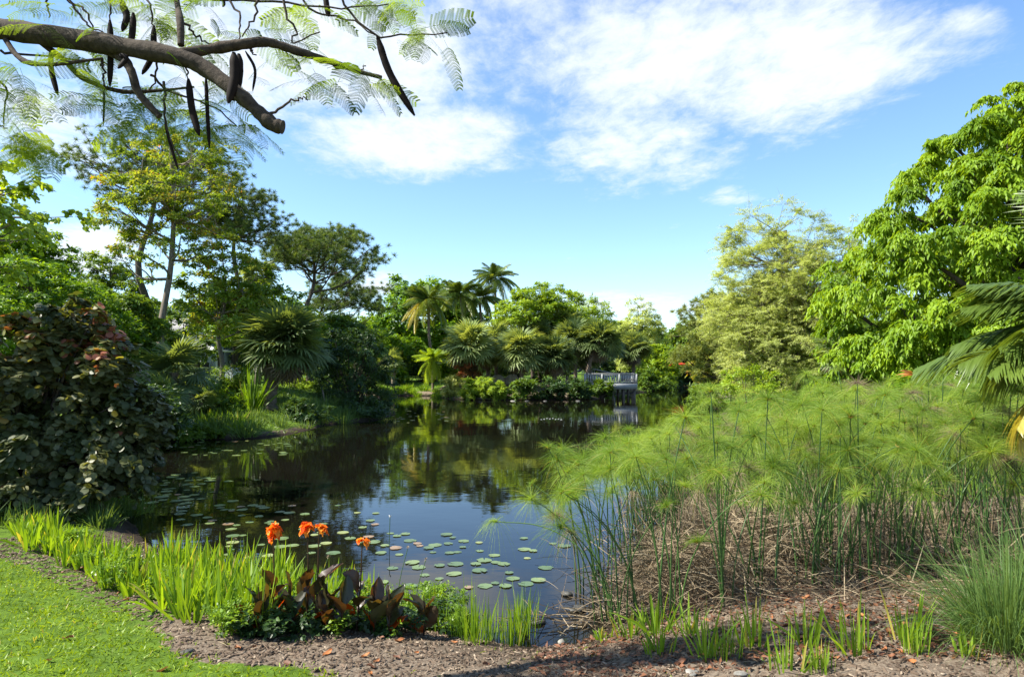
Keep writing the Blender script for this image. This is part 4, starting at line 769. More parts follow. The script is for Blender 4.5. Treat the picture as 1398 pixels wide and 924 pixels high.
# ---- fallen leaves
LFM = []
for s in range(4):
    rng = rg(330+s); f = Buf(); k = 6; V = []
    for i in range(k+1):
        t = i/k; w = .5*math.sin(math.pi*min(1, t*.92+.04))**.8
        for j in (-1, -.5, 0, .5, 1): V.append([j*w*.55*(1+.1*rng.normal()), t-.5, .12*abs(j)*(1+.6*math.sin(t*5+s))+.05*math.sin(t*7)])
    f.add(V, [[i*5+j, i*5+j+1, (i+1)*5+j+1, (i+1)*5+j] for i in range(k) for j in range(4)], .2+.25*s); LFM.append(f.mesh('fallen_leaf', MT['leaflit'], True))
LP = [(378, 756, 'n'), (45, 742, 'n')]
k = 0
spots = [(130, 797), (85, 783), (160, 812), (172, 820), (40, 741), (108, 779), (325, 886), (505, 921), (392, 908), (92, 873), (66, 904), (222, 917), (480, 868), (520, 872), (545, 876), (620, 878), (660, 880), (700, 876), (985, 795), (850, 893), (960, 895)]
rng = rg(340)
while len(spots) < 95:
    a, b = (rng.uniform(1000, 1360), rng.uniform(810, 905)) if rng.uniform() < .75 else (rng.uniform(230, 1000), rng.uniform(875, 918)); spots.append((a, b))
for (px, py) in spots:
    q = on_ground(px, py)
    if sdist(q[0], q[1])[0] < .05: continue
    o = obj('fallen_leaf', LFM[k % 4], None); o.location = (q[0], q[1], q[2]+.012); s = rng.uniform(.04, .085); o.scale = (s, s, s); o.rotation_euler = (rng.normal()*.25, rng.normal()*.25, rng.uniform(0, 6.28))
    lw = inpoly(np.array([q[0]]), np.array([q[1]]), LAWN)[0]
    lb = 'dry brown leaf lying on the lawn' if lw else ('dry leaf fallen on the mulch below the canna plants' if px < 760 and px > 220 else ('dry leaf on the soil edge between lawn and iris' if px <= 220 else 'dry leaf fallen among the grass clumps below the papyrus'))
    tag(o, lb, 'leaf', 'fallen leaves on the ground'); k += 1
def litter():
    rng = rg(345); b = Buf(); n = 5200; px = rng.uniform(730, 1500, n); y = rng.uniform(4.2, 6.6, n); x = (px-699)/F*y; ok = sdist(x, y) > .02; x, y = x[ok], y[ok]; n = len(x)
    az = rng.uniform(0, 6.283, n); A = np.stack([np.cos(az), np.sin(az), rng.normal(size=n)*.3], -1); up = np.array([0, 0, 1.])+rng.normal(size=(n, 3))*.35
    put_leaves(b, np.stack([x, y, hgt(x, y)+.008], -1), A, up, rng.uniform(.03, .075, n), rng.uniform(.012, .03, n), rng.uniform(0, .75, n)*rng.uniform(.3, 1, n)); tag(obj('leaf_litter', b, MT['leaflit']), 'dark brown leaf litter in front of the papyrus', 'leaf litter', None, 'stuff')
litter()
# ---- rocks
def rock(loc, r, seed, label, group='rocks at the water edge', sq=.6):
    rng = rg(seed); b = Buf(); nr, ns = 9, 14; V = []; ld = nrm(rng.normal(size=(9, 3))); la = rng.uniform(-.3, .35, 9); sd = rng.uniform(0, 6, 3)
    for a in range(nr):
        th = math.pi*a/(nr-1)
        for k in range(ns):
            ph = k/ns*6.283; d = np.array([math.sin(th)*math.cos(ph), math.sin(th)*math.sin(ph), math.cos(th)]); V.append(d*r*(1+(np.exp(-6*(1-ld@d))*la).sum()+.05*rng.normal()+.08*math.sin(d[0]*5+sd[0])*math.sin(d[1]*4+sd[1]))*[1.2, .9, sq])
    b.add(V, [[a*ns+k, (a+1)*ns+k, (a+1)*ns+(k+1) % ns, a*ns+(k+1) % ns] for a in range(nr-1) for k in range(ns)]); o = obj('rock', b, MT['rock' if ('white' in label or 'pale rock' in label) else 'wetrock'])
    o.location = tuple(float(v) for v in loc); o.rotation_euler = (0, 0, rng.uniform(0, 6)); tag(o, label, 'rock', group)
for i, (px, py, r, lb) in enumerate([(768, 876, .034, 'pale rock at the lip of the mulch beside the water gap'), (815, 868, .03, 'small grey rock just right of the pale one by the water gap'), (735, 850, .06, 'dark wet rock in the water gap left of the papyrus'), (790, 832, .07, 'grey rock at the foot of the leftmost papyrus stalks'),
                                  (775, 812, .05, 'rounded rock in the shallow water left of the papyrus'), (945, 919, .045, 'flat white rock at the bottom edge of the picture'), (1012, 921, .04, 'flat white rock right of the other one at the bottom edge'), (150, 884, .0, ''), (256, 890, .03, 'small grey stone lying where lawn meets mulch')]):
    if r == 0: continue
    q = on_ground(px, py); rock((q[0], q[1], q[2]+r*.1), r, 350+i, lb, sq=.3 if px > 900 else .5)
q = GP(662, 546, 0); rock((q[0], q[1]+.3, .08), .5, 360, 'flat white rock at the island water line', sq=.35)
for i, (px, lb) in enumerate([(720, 'low stone at the island water line below the ferny shrub'), (745, 'low stone at the island water line left of the dark shrub'), (790, 'low stone at the island water line near the deck'), (700, 'low stone at the island water line right of the flat white rock')]):
    q = GP(px, 548, 0); rock((q[0], q[1]+.45, .0), .15, 365+i, lb, sq=.35)
# ---- lily pads
PADM = []
for s in range(5):
    rng = rg(370+s); b = Buf(); n = 22; a = np.linspace(.22, 6.283-.05, n); rr = 1+.05*rng.normal(size=n)-.18*np.exp(-((a-rng.uniform(1, 5))/.25)**2); V = [[0, 0, 0]]
    V += [[.55*math.cos(t), .55*math.sin(t), .01] for t in a]; V += [[r*math.cos(t), r*math.sin(t), (.03+.05*max(0, math.sin(t*2+s)))*.8] for t, r in zip(a, rr)]
    b.add(V, [[0, 1+i, 2+i] for i in range(n-1)], [.08, .35, .55, .78, 1.][s]); b2 = len(V)
    b.F.append(np.array([[1+i, 1+n+i, 2+n+i, 2+i] for i in range(n-1)])); PADM.append(b.mesh('lily_pad', MT['pad'], True))
PL = [(461, 690), (488, 700), (512, 716), (468, 727), (478, 735), (445, 742), (430, 730), (415, 722), (370, 712), (395, 700), (345, 690), (330, 704), (318, 684), (300, 690), (290, 672), (312, 657), (270, 652), (265, 676), (350, 655), (570, 742), (585, 748), (560, 738), (612, 742), (632, 747),
      (655, 752), (622, 770), (600, 772), (573, 745), (661, 765), (640, 802), (580, 785), (600, 790), (715, 735), (755, 742), (716, 750), (728, 752), (675, 758), (688, 770), (695, 782), (720, 762), (700, 790), (735, 792), (718, 797), (676, 796), (563, 768), (545, 757), (510, 740), (520, 755), (533, 728),
      (495, 720), (503, 733), (455, 755), (425, 755), (400, 745), (385, 735), (540, 748), (650, 770), (745, 775), (770, 745), (690, 800), (662, 800), (610, 812), (560, 800)]
rng = rg(380); pads = [(p[0], p[1], 0) for p in PL]
for (n, bx, z) in ((46, (185, 290, 645, 690), 1), (44, (300, 520, 690, 765), 2), (26, (520, 760, 728, 800), 0), (44, (518, 612, 552, 577), 3), (34, (240, 400, 601, 622), 4), (16, (235, 330, 690, 730), 1)):
    c = 0
    while c < n:
        a, b = rng.uniform(bx[0], bx[1]), rng.uniform(bx[2], bx[3])
        if z == 1 and b < 715 and a > 200+ (690-b)*1.6+70: a = rng.uniform(bx[0], bx[1]-30)
        if z == 2 and b < 700 and a > 400: c += 0; a = rng.uniform(300, 380)
        pads.append((a, b, z)); c += 1
padlab = ['floating lily pad in the open water in front of the canna and grass', 'floating lily pad in the dark water by the red-tipped bush', 'floating lily pad in the dark water behind the orange flowers', 'tiny floating lily pad in the far cove left of the island', 'tiny floating lily pad along the left bank']
used = []
for i, (px, py, z) in enumerate(pads):
    q = GP(px, py, 0)
    if sdist(q[0], q[1])[0] > -.12: continue
    r = rng.uniform(.04, .085)*(1.3 if z in (1, 3, 4) else 1)
    if any((q[0]-u[0])**2+(q[1]-u[1])**2 < ((r+u[2])*.8)**2 for u in used): continue
    used.append((q[0], q[1], r)); kk = rng.choice(5, p=[.25, .33, .25, .1, .07]); o = obj('lily_pad', PADM[kk], None); o.location = (q[0], q[1], .004+.002*(i % 3)); o.scale = (r, r*rng.uniform(.9, 1.05), r*.6); o.rotation_euler = (0, 0, rng.uniform(0, 6.28))
    lb = padlab[z] if kk < 3 else ('yellowed' if kk == 3 else 'brownish')+' '+padlab[z]
    tag(o, lb, 'lily pad', 'lily pads on the pond')
def lily(px, py, h, lb, m, budc):
    q = GP(px, py, 0); b = Buf(); tube(b, [[q[0], q[1], -.1], [q[0]+.01, q[1], h]], .004, 5); root = thing('water_lily_flower', lb, 'flower', (q[0], q[1], 0)); obj('stem', b, MT['stalk'], root)
    f = Buf(); n = 10; az = np.arange(n)*2.4; D = np.stack([np.cos(az)*.5, np.sin(az)*.5, 1+0*az], -1); ribbons(f, np.repeat(np.array([[q[0]+.01, q[1], h]]), n, 0), D, .035, .014, 0, 3, 'lance', .6, rng=rg(3)); obj('flower_head', f, MT[m], root)
lily(531, 745, .33, 'small white flower standing up out of the water right of the cannas', 'white', 0)
# white floating streak far out
def floatline():
    b = Buf(); rng = rg(5)
    for i in range(8):
        q = GP(738+i*3.9, 572+rng.uniform(-1, 1), 0); tube(b, [[q[0], q[1], .0], [q[0]+rng.uniform(.03, .06), q[1], .008], [q[0]+.06, q[1]+.02, .01]], .007, 4)
    tag(obj('floating_debris', b, MT['white']), 'thin line of white debris floating out in the pond', 'debris', None, 'stuff')
floatline()
# ---- papyrus
rng = rg(500)
STM = []; STIP = []
for s, ln_ in enumerate([0, .06, .12, .2, .3, .45, .62, .85]):
    b = Buf(); t = np.linspace(0, 1, 11); P = np.stack([ln_*t**2.2, 0*t, t*(1-.28*ln_*t**2)], -1); tube(b, P, np.linspace(.0062, .0026, 11), 5, t=.2+.08*s); STM.append(b.mesh('stalk', MT['stalk'], True)); d = P[-1]-P[-2]; STIP.append((P[-1], math.atan2(d[0], d[2])))
UM = []
for s in range(16):
    r_ = rg(510+s); tm = r_.uniform(.05, .75); young = s % 5 == 4; b = Buf(); n = 230; az = r_.uniform(0, 6.283, n); el = np.arcsin(r_.uniform(.35 if young else -.3, 1., n)); D = np.stack([np.cos(az)*np.cos(el), np.sin(az)*np.cos(el), np.sin(el)], -1)
    ribbons(b, np.zeros((n, 3)), D, r_.uniform(.17, .30, n)*(.6 if young else r_.uniform(.8, 1.1)), .0017, r_.uniform(.15, .95, n), 4, 'line', np.where(r_.uniform(size=n) < .04, .97, np.clip(tm+r_.normal(size=n)*.15, 0, .88)), rng=r_)
    n = 12; az = r_.uniform(0, 6.283, n); D = np.stack([np.cos(az), np.sin(az), .9+0*az], -1); ribbons(b, np.zeros((n, 3))-[0, 0, .012], D, .035, .010, .1, 2, 'lance', .98, rng=r_)
    UM.append(b.mesh('umbel', MT['umbel']))
UMD = UM[0].copy(); UMD.materials.clear(); UMD.materials.append(MT['thatch'])
GPY = 'papyrus clumps along the right shore'
def papyrus(x, y, n, h, label, r_, foot=.14, lean=(0, 6), hv=.13, drx=0., size=1.):
    z = max(gz(x, y), -.05); root = thing('papyrus_clump', label, 'papyrus', (x, y, z), GPY)
    for i in range(n):
        k = int(r_.integers(*lean)); o = bpy.data.objects.new('stalk', STM[k]); COL.objects.link(o); o.parent = root
        a = r_.uniform(0, 6.283); rr = foot*math.sqrt(r_.uniform()); o.location = (rr*math.cos(a), rr*math.sin(a), -.03); hh = h*(1+hv*r_.normal()); o.scale = (1, 1, 1); hh = max(.5, hh)
        rz = r_.uniform(0, 6.283) if r_.uniform() > drx else math.pi+r_.normal()*.5
        o.rotation_euler = (0, r_.uniform(0, .12) if r_.uniform() > .05 else r_.uniform(.3, .6), rz); o.scale = (hh, hh, hh)
        u = bpy.data.objects.new('umbel', UM[int(r_.integers(0, 16))]); COL.objects.link(u); u.parent = o; tp, ang = STIP[k]; u.location = tuple(tp); u.rotation_euler = (0, ang*.8, r_.uniform(0, 6.28)); q = size*r_.uniform(.6, 1.2)/hh; u.scale = (q, q, q*r_.uniform(.7, 1.1)); u.data = UMD if r_.uniform() < .07 else u.data
r_ = rg(520)
for (x, y, n, h, d_) in ((.72, 6.4, 7, 1.25, .6), (1.0, 7.2, 8, 1.2, .5), (1.55, 8.3, 9, 1.08, .5)):
    papyrus(x, y, n, h, 'papyrus clump standing in the water at the left end of the stand', r_, foot=.18, drx=d_, lean=(1, 6), size=1.15)
papyrus(.92, 5.55, 9, 1.28, 'leftmost clump of tall papyrus stalks fanning out at the water gap', r_, foot=.13, drx=.35, lean=(0, 6))
papyrus(.78, 5.7, 6, 1.18, 'papyrus stalks leaning left over the water behind the leftmost clump', r_, foot=.12, drx=.9, lean=(1, 6))
papyrus(1.25, 5.5, 8, 1.35, 'papyrus clump in front of the dead thatch mound', r_, foot=.12, drx=.3)
papyrus(1.72, 5.62, 9, 1.35, 'second papyrus clump in front of the dead thatch mound', r_, foot=.13)
for (x, y) in ((2.5, 5.95), (3.0, 6.0), (3.5, 6.15), (2.1, 5.85), (4.0, 6.3), (4.5, 6.5), (2.8, 6.35)):
    papyrus(x, y, 9, 1.3, 'papyrus clump on the front edge of the stand behind the mulch', r_, foot=.16)
lab = ['papyrus clump in the front rows of the dense right-hand stand', 'papyrus clump deep inside the dense right-hand stand', 'papyrus clump near the left water side of the stand']
pos = []; tries = 0
while len(pos) < 125 and tries < 20000:
    tries += 1; y = 5.7+ (r_.uniform()**1.25)*8.0; x = r_.uniform(.9, 9.5)
    if x < .9+(y-5.7)*.12 or x > .80*y+.6: continue
    if y < 6.9 and x < 2.1 : continue
    if y < 5.7+.12*max(0, x-1.5): continue
    if any((x-a)**2+(y-b)**2 < .29**2 for a, b in pos): continue
    if sdist(x, y)[0] < -.55: continue
    pos.append((x, y))
for (x, y) in pos:
    back = y > 7.6; zt = 1.38+.085*min(max(x-1, 0), 4.5)+.05*min(1, (y-5.7)/2.5); px_ = 699+F*x/y; zt = min(zt, 2.00-.082*y+max(0, px_-930)*.004); h = zt-max(gz(x, y), 0)-.12
    papyrus(x, y, int(r_.integers(5, 9)) if not back else int(r_.integers(5, 8)), h, lab[2] if x < 2.4 else (lab[1] if y > 7.2 else lab[0]), r_, foot=.2, size=1.12, drx=.15 if x < 2.5 else 0)
# single stalk arching out over the water
def arching():
    b = Buf(); p = [(850, 846, 5.6), (800, 760, 5.7), (770, 732, 5.8), (730, 716, 5.9), (678, 712, 6.0)]; P = spline([AT(*q) for q in p], 20); P[0][2] = max(gz(P[0][0], P[0][1]), 0)-.03
    root = thing('papyrus_stalk', 'single papyrus stalk arching far left over the open water', 'papyrus', P[0], None); tube(b, P, np.linspace(.007, .004, 20), 6); obj('stalk', b, MT['stalk'], root)
    u = Buf(); r2 = rg(9); n = 110; az = r2.uniform(0, 6.28, n); D = np.stack([np.cos(az)*.6-.35, np.sin(az)*.6, .35+.3*r2.normal(size=n)], -1); ribbons(u, np.repeat(P[-1][None], n, 0), D, r2.uniform(.15, .27, n), .0016, r2.uniform(.7, 1.3, n), 5, 'line', r2.uniform(.1, .7, n), rng=r2)
    obj('umbel', u, MT['umbel'], root)
arching()
# dead thatch
def thatch():
    r2 = rg(530); f = Buf()
    def sticks(n, cx, cy, sx, sy, hz, ln, zb=0):
        x = cx+r2.normal(size=n)*sx; y = cy+r2.normal(size=n)*sy; g = np.maximum(hgt(x, y), .0); z = g+r2.uniform(0, 1, n)*hz*np.exp(-((x-cx)/(2.2*sx))**2-((y-cy)/(2.2*sy))**2)+zb
        az = r2.uniform(0, 6.283, n); D = np.stack([np.cos(az), np.sin(az), r2.normal(size=n)*.45+.1], -1)
        ribbons(f, np.stack([x, y, z], -1), D, r2.uniform(.3, 1, n)*ln, r2.uniform(.003, .008, n), r2.uniform(-.1, .5, n), 4, 'line', r2.uniform(0, 1, n), rng=r2)
    sticks(1500, 1.5, 6.15, .32, .25, .5, .6); sticks(1500, 2.1, 6.5, .4, .35, .62, .6); sticks(260, .8, 5.75, .28, .10, .03, .7); sticks(900, 3.3, 6.7, .9, .4, .35, .6); sticks(500, 5., 7.2, 1.0, .5, .3, .6)
    sticks(900, 2.2, 7.6, .5, .7, .75, .6); sticks(500, 2.2, 5.6, .8, .15, .02, .5); sticks(500, 3.8, 5.9, 1.0, .25, .12, .5)
    n = 900; x = r2.uniform(1.1, 6.5, n); y = 6.1+r2.uniform(0, 1.8, n); D = np.stack([r2.normal(size=n)*.45, r2.normal(size=n)*.45, 1+0*x], -1)   # standing dead stalks
    ribbons(f, np.stack([x, y, np.maximum(hgt(x, y), 0)], -1), D, r2.uniform(.5, 1.25, n), r2.uniform(.004, .009, n), r2.uniform(0, .5, n), 5, 'line', r2.uniform(.1, .9, n), rng=r2)
    tag(obj('dead_papyrus_thatch', f, MT['thatch']), 'tan tangle of dead papyrus stalks under the living ones', 'dead stalks', None, 'stuff')
    for i, (px, py, Y, lb) in enumerate([(780, 745, 6.1, 'golden withered papyrus head hanging by the leftmost clump'), (1010, 665, 6.4, 'tall withered tan papyrus head above the thatch'), (955, 690, 6.3, 'rusty withered papyrus head left of the tall tan one'), (1005, 790, 5.75, 'grey-brown withered papyrus head low on the thatch'), (905, 740, 6.2, 'pale withered papyrus head in the middle of the thatch'),
                                   (865, 690, 6.6, 'small withered papyrus head near the water'), (1170, 730, 6.3, 'withered papyrus head in the shaded right part of the stand'), (1120, 660, 6.6, 'withered papyrus head high in the right part of the stand')]):
        q = AT(px, py, Y); f = Buf(); n = 130; az = r2.uniform(0, 6.28, n); D = np.stack([np.cos(az)*.35, np.sin(az)*.35, .15+.2*r2.normal(size=n)], -1)
        ribbons(f, np.repeat((q+[0, 0, .12])[None], n, 0), D, r2.uniform(.12, .22, n), .002, r2.uniform(1.0, 1.5, n), 4, 'line', r2.uniform(.3, 1, n), rng=r2)
        s = Buf(); g = max(gz(q[0], q[1]), 0); tube(s, spline([[q[0]+.08, q[1]+.02, g-.05], [q[0]+.05, q[1], (g+q[2])/2], q+[0, 0, .12]], 6), .004, 5)
        root = thing('withered_papyrus', lb, 'papyrus', (q[0]+.08, q[1], g), 'withered papyrus heads'); obj('withered_head', f, MT['thatch'], root); obj('stalk', s, MT['thatch'], root)
thatch()
# ---- strap-leaved plants on the near shore (left)
GI2 = 'strap-leaved plants along the near shore'
r_ = rg(600); pos = []
band = [(28, 748), (60, 758), (110, 788), (180, 818), (240, 840), (300, 868), (350, 868), (390, 850), (620, 852)]
def bandpt(u): 
    x = u; ys = np.interp(x, [b[0] for b in band], [b[1] for b in band]); return ys
n = 0; tries = 0
while n < 150 and tries < 5000:
    tries += 1; x = r_.uniform(25, 600); y0 = bandpt(x); y = y0-r_.uniform(0, 1)**.8*(26+.16*min(x, 330)); q = on_ground(x, y)
    if sdist(q[0], q[1])[0] < -.3 or any((q[0]-a)**2+(q[1]-b)**2 < .105**2 for a, b in pos): continue
    if inpoly(np.array([q[0]]), np.array([q[1]]), LAWN)[0]: continue
    pos.append((q[0], q[1])); left = x < 215
    lb = ('bright green lance-leaved plant in the row left of the iris' if left else ('tall strap-leaved iris plant left of the orange flowers' if x < 360 else 'strap-leaved plant growing among the cannas'))
    broad = r_.uniform() < (.35 if left else .25)
    tuft('strap_leaved_plant', lb, 'plant', q, GI2, 610+n, 'blade', n=int(r_.integers(12, 22)), h=(.32 if left else (.50 if x < 400 else .36))*r_.uniform(.75, 1.15), w=.034 if broad else .018, prof='lance' if broad else 'grass', spread=.30, foot=.06, bend=(0, .35), tb=(.35, .9), ylw=.05); n += 1
# low leafy filler weeds beneath
n = 0
while n < 46:
    x = r_.uniform(90, 640); y = (bandpt(x) if x < 400 else 868)-r_.uniform(0, 45); q = on_ground(x, y); n += 1
    if inpoly(np.array([q[0]]), np.array([q[1]]), LAWN)[0]: continue
    f = Buf(); C = r_.normal(size=(9, 3))*[.045, .045, .03]+[0, 0, .10]; C[:, 2] = np.maximum(C[:, 2], .05); ribbons(f, C*0, C, np.linalg.norm(C, axis=1), .004, 0, 1, 'line', .4, rng=r_); sprays(f, C, np.full(9, .10), np.array([0, 0, -.1]), r_, 8, 7, .03, .014, .1, .8, 1., LEAF1, r_.uniform(.3, .8, 9))
    o = obj('low_weed', f, MT['blade']); o.location = tuple(float(v) for v in q); tag(o, 'low fine-leaved weed between the strap leaves left of the orange flowers' if x < 380 else 'low leafy weed under the cannas', 'weed', 'low weeds on the near shore')
# shaded grass behind, left
for i in range(40):
    q = on_ground(r_.uniform(-40, 200), r_.uniform(682, 722)); tuft('grass_clump', 'shaded long grass at the foot of the red-tipped bush', 'grass clump', q, 'long grass under the red-tipped bush', 700+i, 'fine', n=60, h=.42, w=.009, spread=.4, foot=.15, bend=(.1, .7))
# ---- grass clumps on the mulch, middle and right
gl = [(622, 868, .42, 'between canna and water'), (650, 878, .5, 'on the mulch lip, tallest left of the water gap'), (672, 872, .36, 'in the middle of the row left of the water gap'), (697, 878, .44, 'on the mulch lip nearest the water gap'), (718, 866, .40, 'at the water gap edge'), (600, 862, .3, 'just right of the last dark canna'), (640, 862, .4, 'behind the tallest one left of the water gap'), (708, 862, .4, 'behind the one nearest the water gap'),
      (822, 872, .16, 'low and bushy at the foot of the leftmost papyrus'), (862, 868, .34, 'right of the leftmost papyrus base'), (900, 890, .30, 'in front of the second papyrus clump'), (895, 866, .4, 'beside the second papyrus clump'), (965, 898, .42, 'broad bright one in the middle of the mulch'), (990, 896, .40, 'right half of the broad bright pair'), (1028, 880, .34, 'thin one behind the bright pair'),
      (1072, 915, .34, 'close to the bottom edge, right of the bright pair'), (1122, 912, .26, 'on leaf litter near the bottom edge'), (1165, 890, .38, 'tall on leaf litter'), (1235, 875, .42, 'tall at the grey dirt patch'), (1250, 890, .34, 'low at the grey dirt patch'), (1320, 895, .3, 'beside the big fine grass clump'), (1100, 880, .3, 'between leaf litter and papyrus'), (940, 865, .3, 'between papyrus and bright pair')]
for i, (px, py, h, lb) in enumerate(gl):
    thin = px < 730 or i in (13, 16, 19); h = h*(.8+.45*((i*37) % 10)/10); q = on_ground(px, py)
    tuft('grass_clump', 'upright green grass clump '+lb, 'grass clump', q, 'grass clumps on the mulch', 760+i, 'blade', n=46 if thin else 22, h=h, w=.007 if thin else .014, spread=.14 if thin else .33, foot=.10, bend=(0, .45), tb=(.3, .85), ylw=.04)
def fine_clump():
    for i, (px, py, h, n, lb) in enumerate([(1375, 880, 1.0, 1500, 'big fountain of fine green grass at the right edge'), (1440, 850, 1.1, 1100, 'fine grass clump cut by the right edge behind the big one')]):
        q = on_ground(px, py); tuft('fine_grass_clump', lb, 'grass clump', q, None, 800+i, 'fine', n=n, h=h, w=.0042, spread=.5, foot=.22, bend=(.15, .9), segs=7, tb=(.2, .9), fold=0, ylw=.0)
fine_clump()
# ---- cannas
def canna_leaf(b, base, D, L, W, rng, t=.5, bend=.25, roll=0):
    nu, nv = 9, 5; D = nrm(np.asarray(D, float)); side = nrm(np.cross(D, [0, 0, 1.])+rng.normal(size=3)*.25); up = np.cross(side, D); V = []
    for i in range(nu):
        u = i/(nu-1); w = W*.5*(math.sin(math.pi*u**.75)**.8 if 0 < u < 1 else .02); c = base+D*L*u-np.array([0, 0, bend*L*u*u])
        for j in range(nv): s = j/(nv-1)*2-1; V.append(c+side*w*s+up*(abs(s)**1.3*w*.45+.006*math.sin(u*14+s*3)))
    b.add(V, [[i*nv+j, i*nv+j+1, (i+1)*nv+j+1, (i+1)*nv+j] for i in range(nu-1) for j in range(nv-1)], t)
def canna(px, py, Hc, label, seed, nl=5, flower=None, lean=0., hot=1, fx=0):
    rng = rg(seed); q = on_ground(px, py); root = thing('canna_plant', label, 'canna plant', q, 'cannas on the near shore')
    top = q+np.array([lean, 0, Hc]); P = spline([q-[0, 0, .03], (q+top)/2+[.01, 0, 0], top], 8); b = Buf(); tube(b, P, np.linspace(.008, .004, 8), 6); obj('stem', b, MT['canna'], root, True)
    for k in range(nl):
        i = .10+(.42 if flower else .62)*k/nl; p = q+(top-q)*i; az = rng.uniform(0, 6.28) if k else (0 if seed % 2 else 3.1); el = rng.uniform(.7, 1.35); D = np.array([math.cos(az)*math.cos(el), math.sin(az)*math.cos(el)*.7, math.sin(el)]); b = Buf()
        L = rng.uniform(.19, .29); canna_leaf(b, p, D, L, L*.5, rng, rng.uniform(0, 1), rng.uniform(.0, .4)); h_ = k < hot; o = obj('leaf', b, MT['canna_backlit' if h_ else 'canna'], root, True)
        if h_: o['label'] = 'leaf coloured orange as if backlit'
    if flower:
        for (dx, dz, n, s) in flower:
            fb = Buf(); c = top+np.array([dx, 0, dz]); d_ = nrm(rng.normal(size=(n, 3))*[1, .8, .7]+[0, -.15, .25])
            for d in d_: canna_leaf(fb, c+d*.006, d, s*rng.uniform(.6, .95), s*.8, rng, rng.uniform(0, 1), rng.uniform(.1, .8))
            obj('flower', fb, MT['petal'], root, True)
canna(371, 862, .73, 'canna with the leftmost ruffled orange flower head', 901, 4, [(0, 0, 20, .075), (.01, -.05, 16, .07)], hot=1)
canna(418, 858, .74, 'canna with the orange flower head right of the leftmost one', 902, 4, [(0, 0, 18, .07), (-.025, -.045, 6, .045)], lean=.0, hot=1)
canna(428, 862, .745, 'canna whose flower head merges into its left neighbour', 903, 5, [(.012, .0, 15, .062)], lean=.03, hot=1)
canna(486, 862, .68, 'canna with the small drooping orange flower on the right', 904, 5, [(.01, -.01, 9, .055)], lean=.04, hot=1)
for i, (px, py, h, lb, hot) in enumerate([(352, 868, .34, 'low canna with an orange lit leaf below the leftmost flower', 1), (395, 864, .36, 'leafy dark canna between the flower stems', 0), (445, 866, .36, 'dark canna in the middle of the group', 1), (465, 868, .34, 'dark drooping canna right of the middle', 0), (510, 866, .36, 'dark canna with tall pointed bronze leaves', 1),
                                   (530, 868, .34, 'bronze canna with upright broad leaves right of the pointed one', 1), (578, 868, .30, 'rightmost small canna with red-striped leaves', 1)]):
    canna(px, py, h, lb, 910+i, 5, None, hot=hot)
for i in range(14):
    q = on_ground(350+i*20+rng.normal()*6, 862+rng.uniform(-14, 4)); f = Buf(); C = rng.normal(size=(10, 3))*[.09, .08, .05]+[0, 0, .08]; C[:, 2] = np.maximum(C[:, 2], .02); ribbons(f, C*0, C, np.linalg.norm(C, axis=1), .004, 0, 1, 'line', .4, rng=rng); sprays(f, C, np.full(10, .1), np.array([0, 0, -.1]), rng, 7, 6, .05, .03, .3, .8, 1., LEAF2, rng.uniform(0, .6, 10))
    o = obj('ground_cover_plant', f, MT['dark']); o.location = tuple(float(v) for v in q); tag(o, 'low dark leafy plant at the foot of the cannas', 'plant', 'dark ground plants under the cannas')
for i, (px, py, h, lb) in enumerate([(300, 835, .55, 'lone seed stalk rising left of the orange flowers'), (540, 850, .6, 'thin bent seed stalk right of the drooping flower'), (565, 850, .5, 'thin seed stalk farther right of the drooping flower'), (430, 840, .45, 'thin green seed stalk behind the merged flowers')]):
    q = on_ground(px, py); b = Buf(); tp = q+np.array([.09, .05, h]); tube(b, spline([q, (q+tp)/2+[-.02, 0, .02], tp], 7), .0028, 5); root = thing('seed_stalk', lb, 'plant', q); obj('stem', b, MT['stalk'], root)
    f = Buf(); n = 14; D = nrm(rg(i).normal(size=(n, 3))+[0, 0, .5]); ribbons(f, np.repeat(tp[None], n, 0), D, .022, .006, 0, 2, 'lance', .7, rng=rg(i)); obj('seed_head', f, MT['thatch'], root)
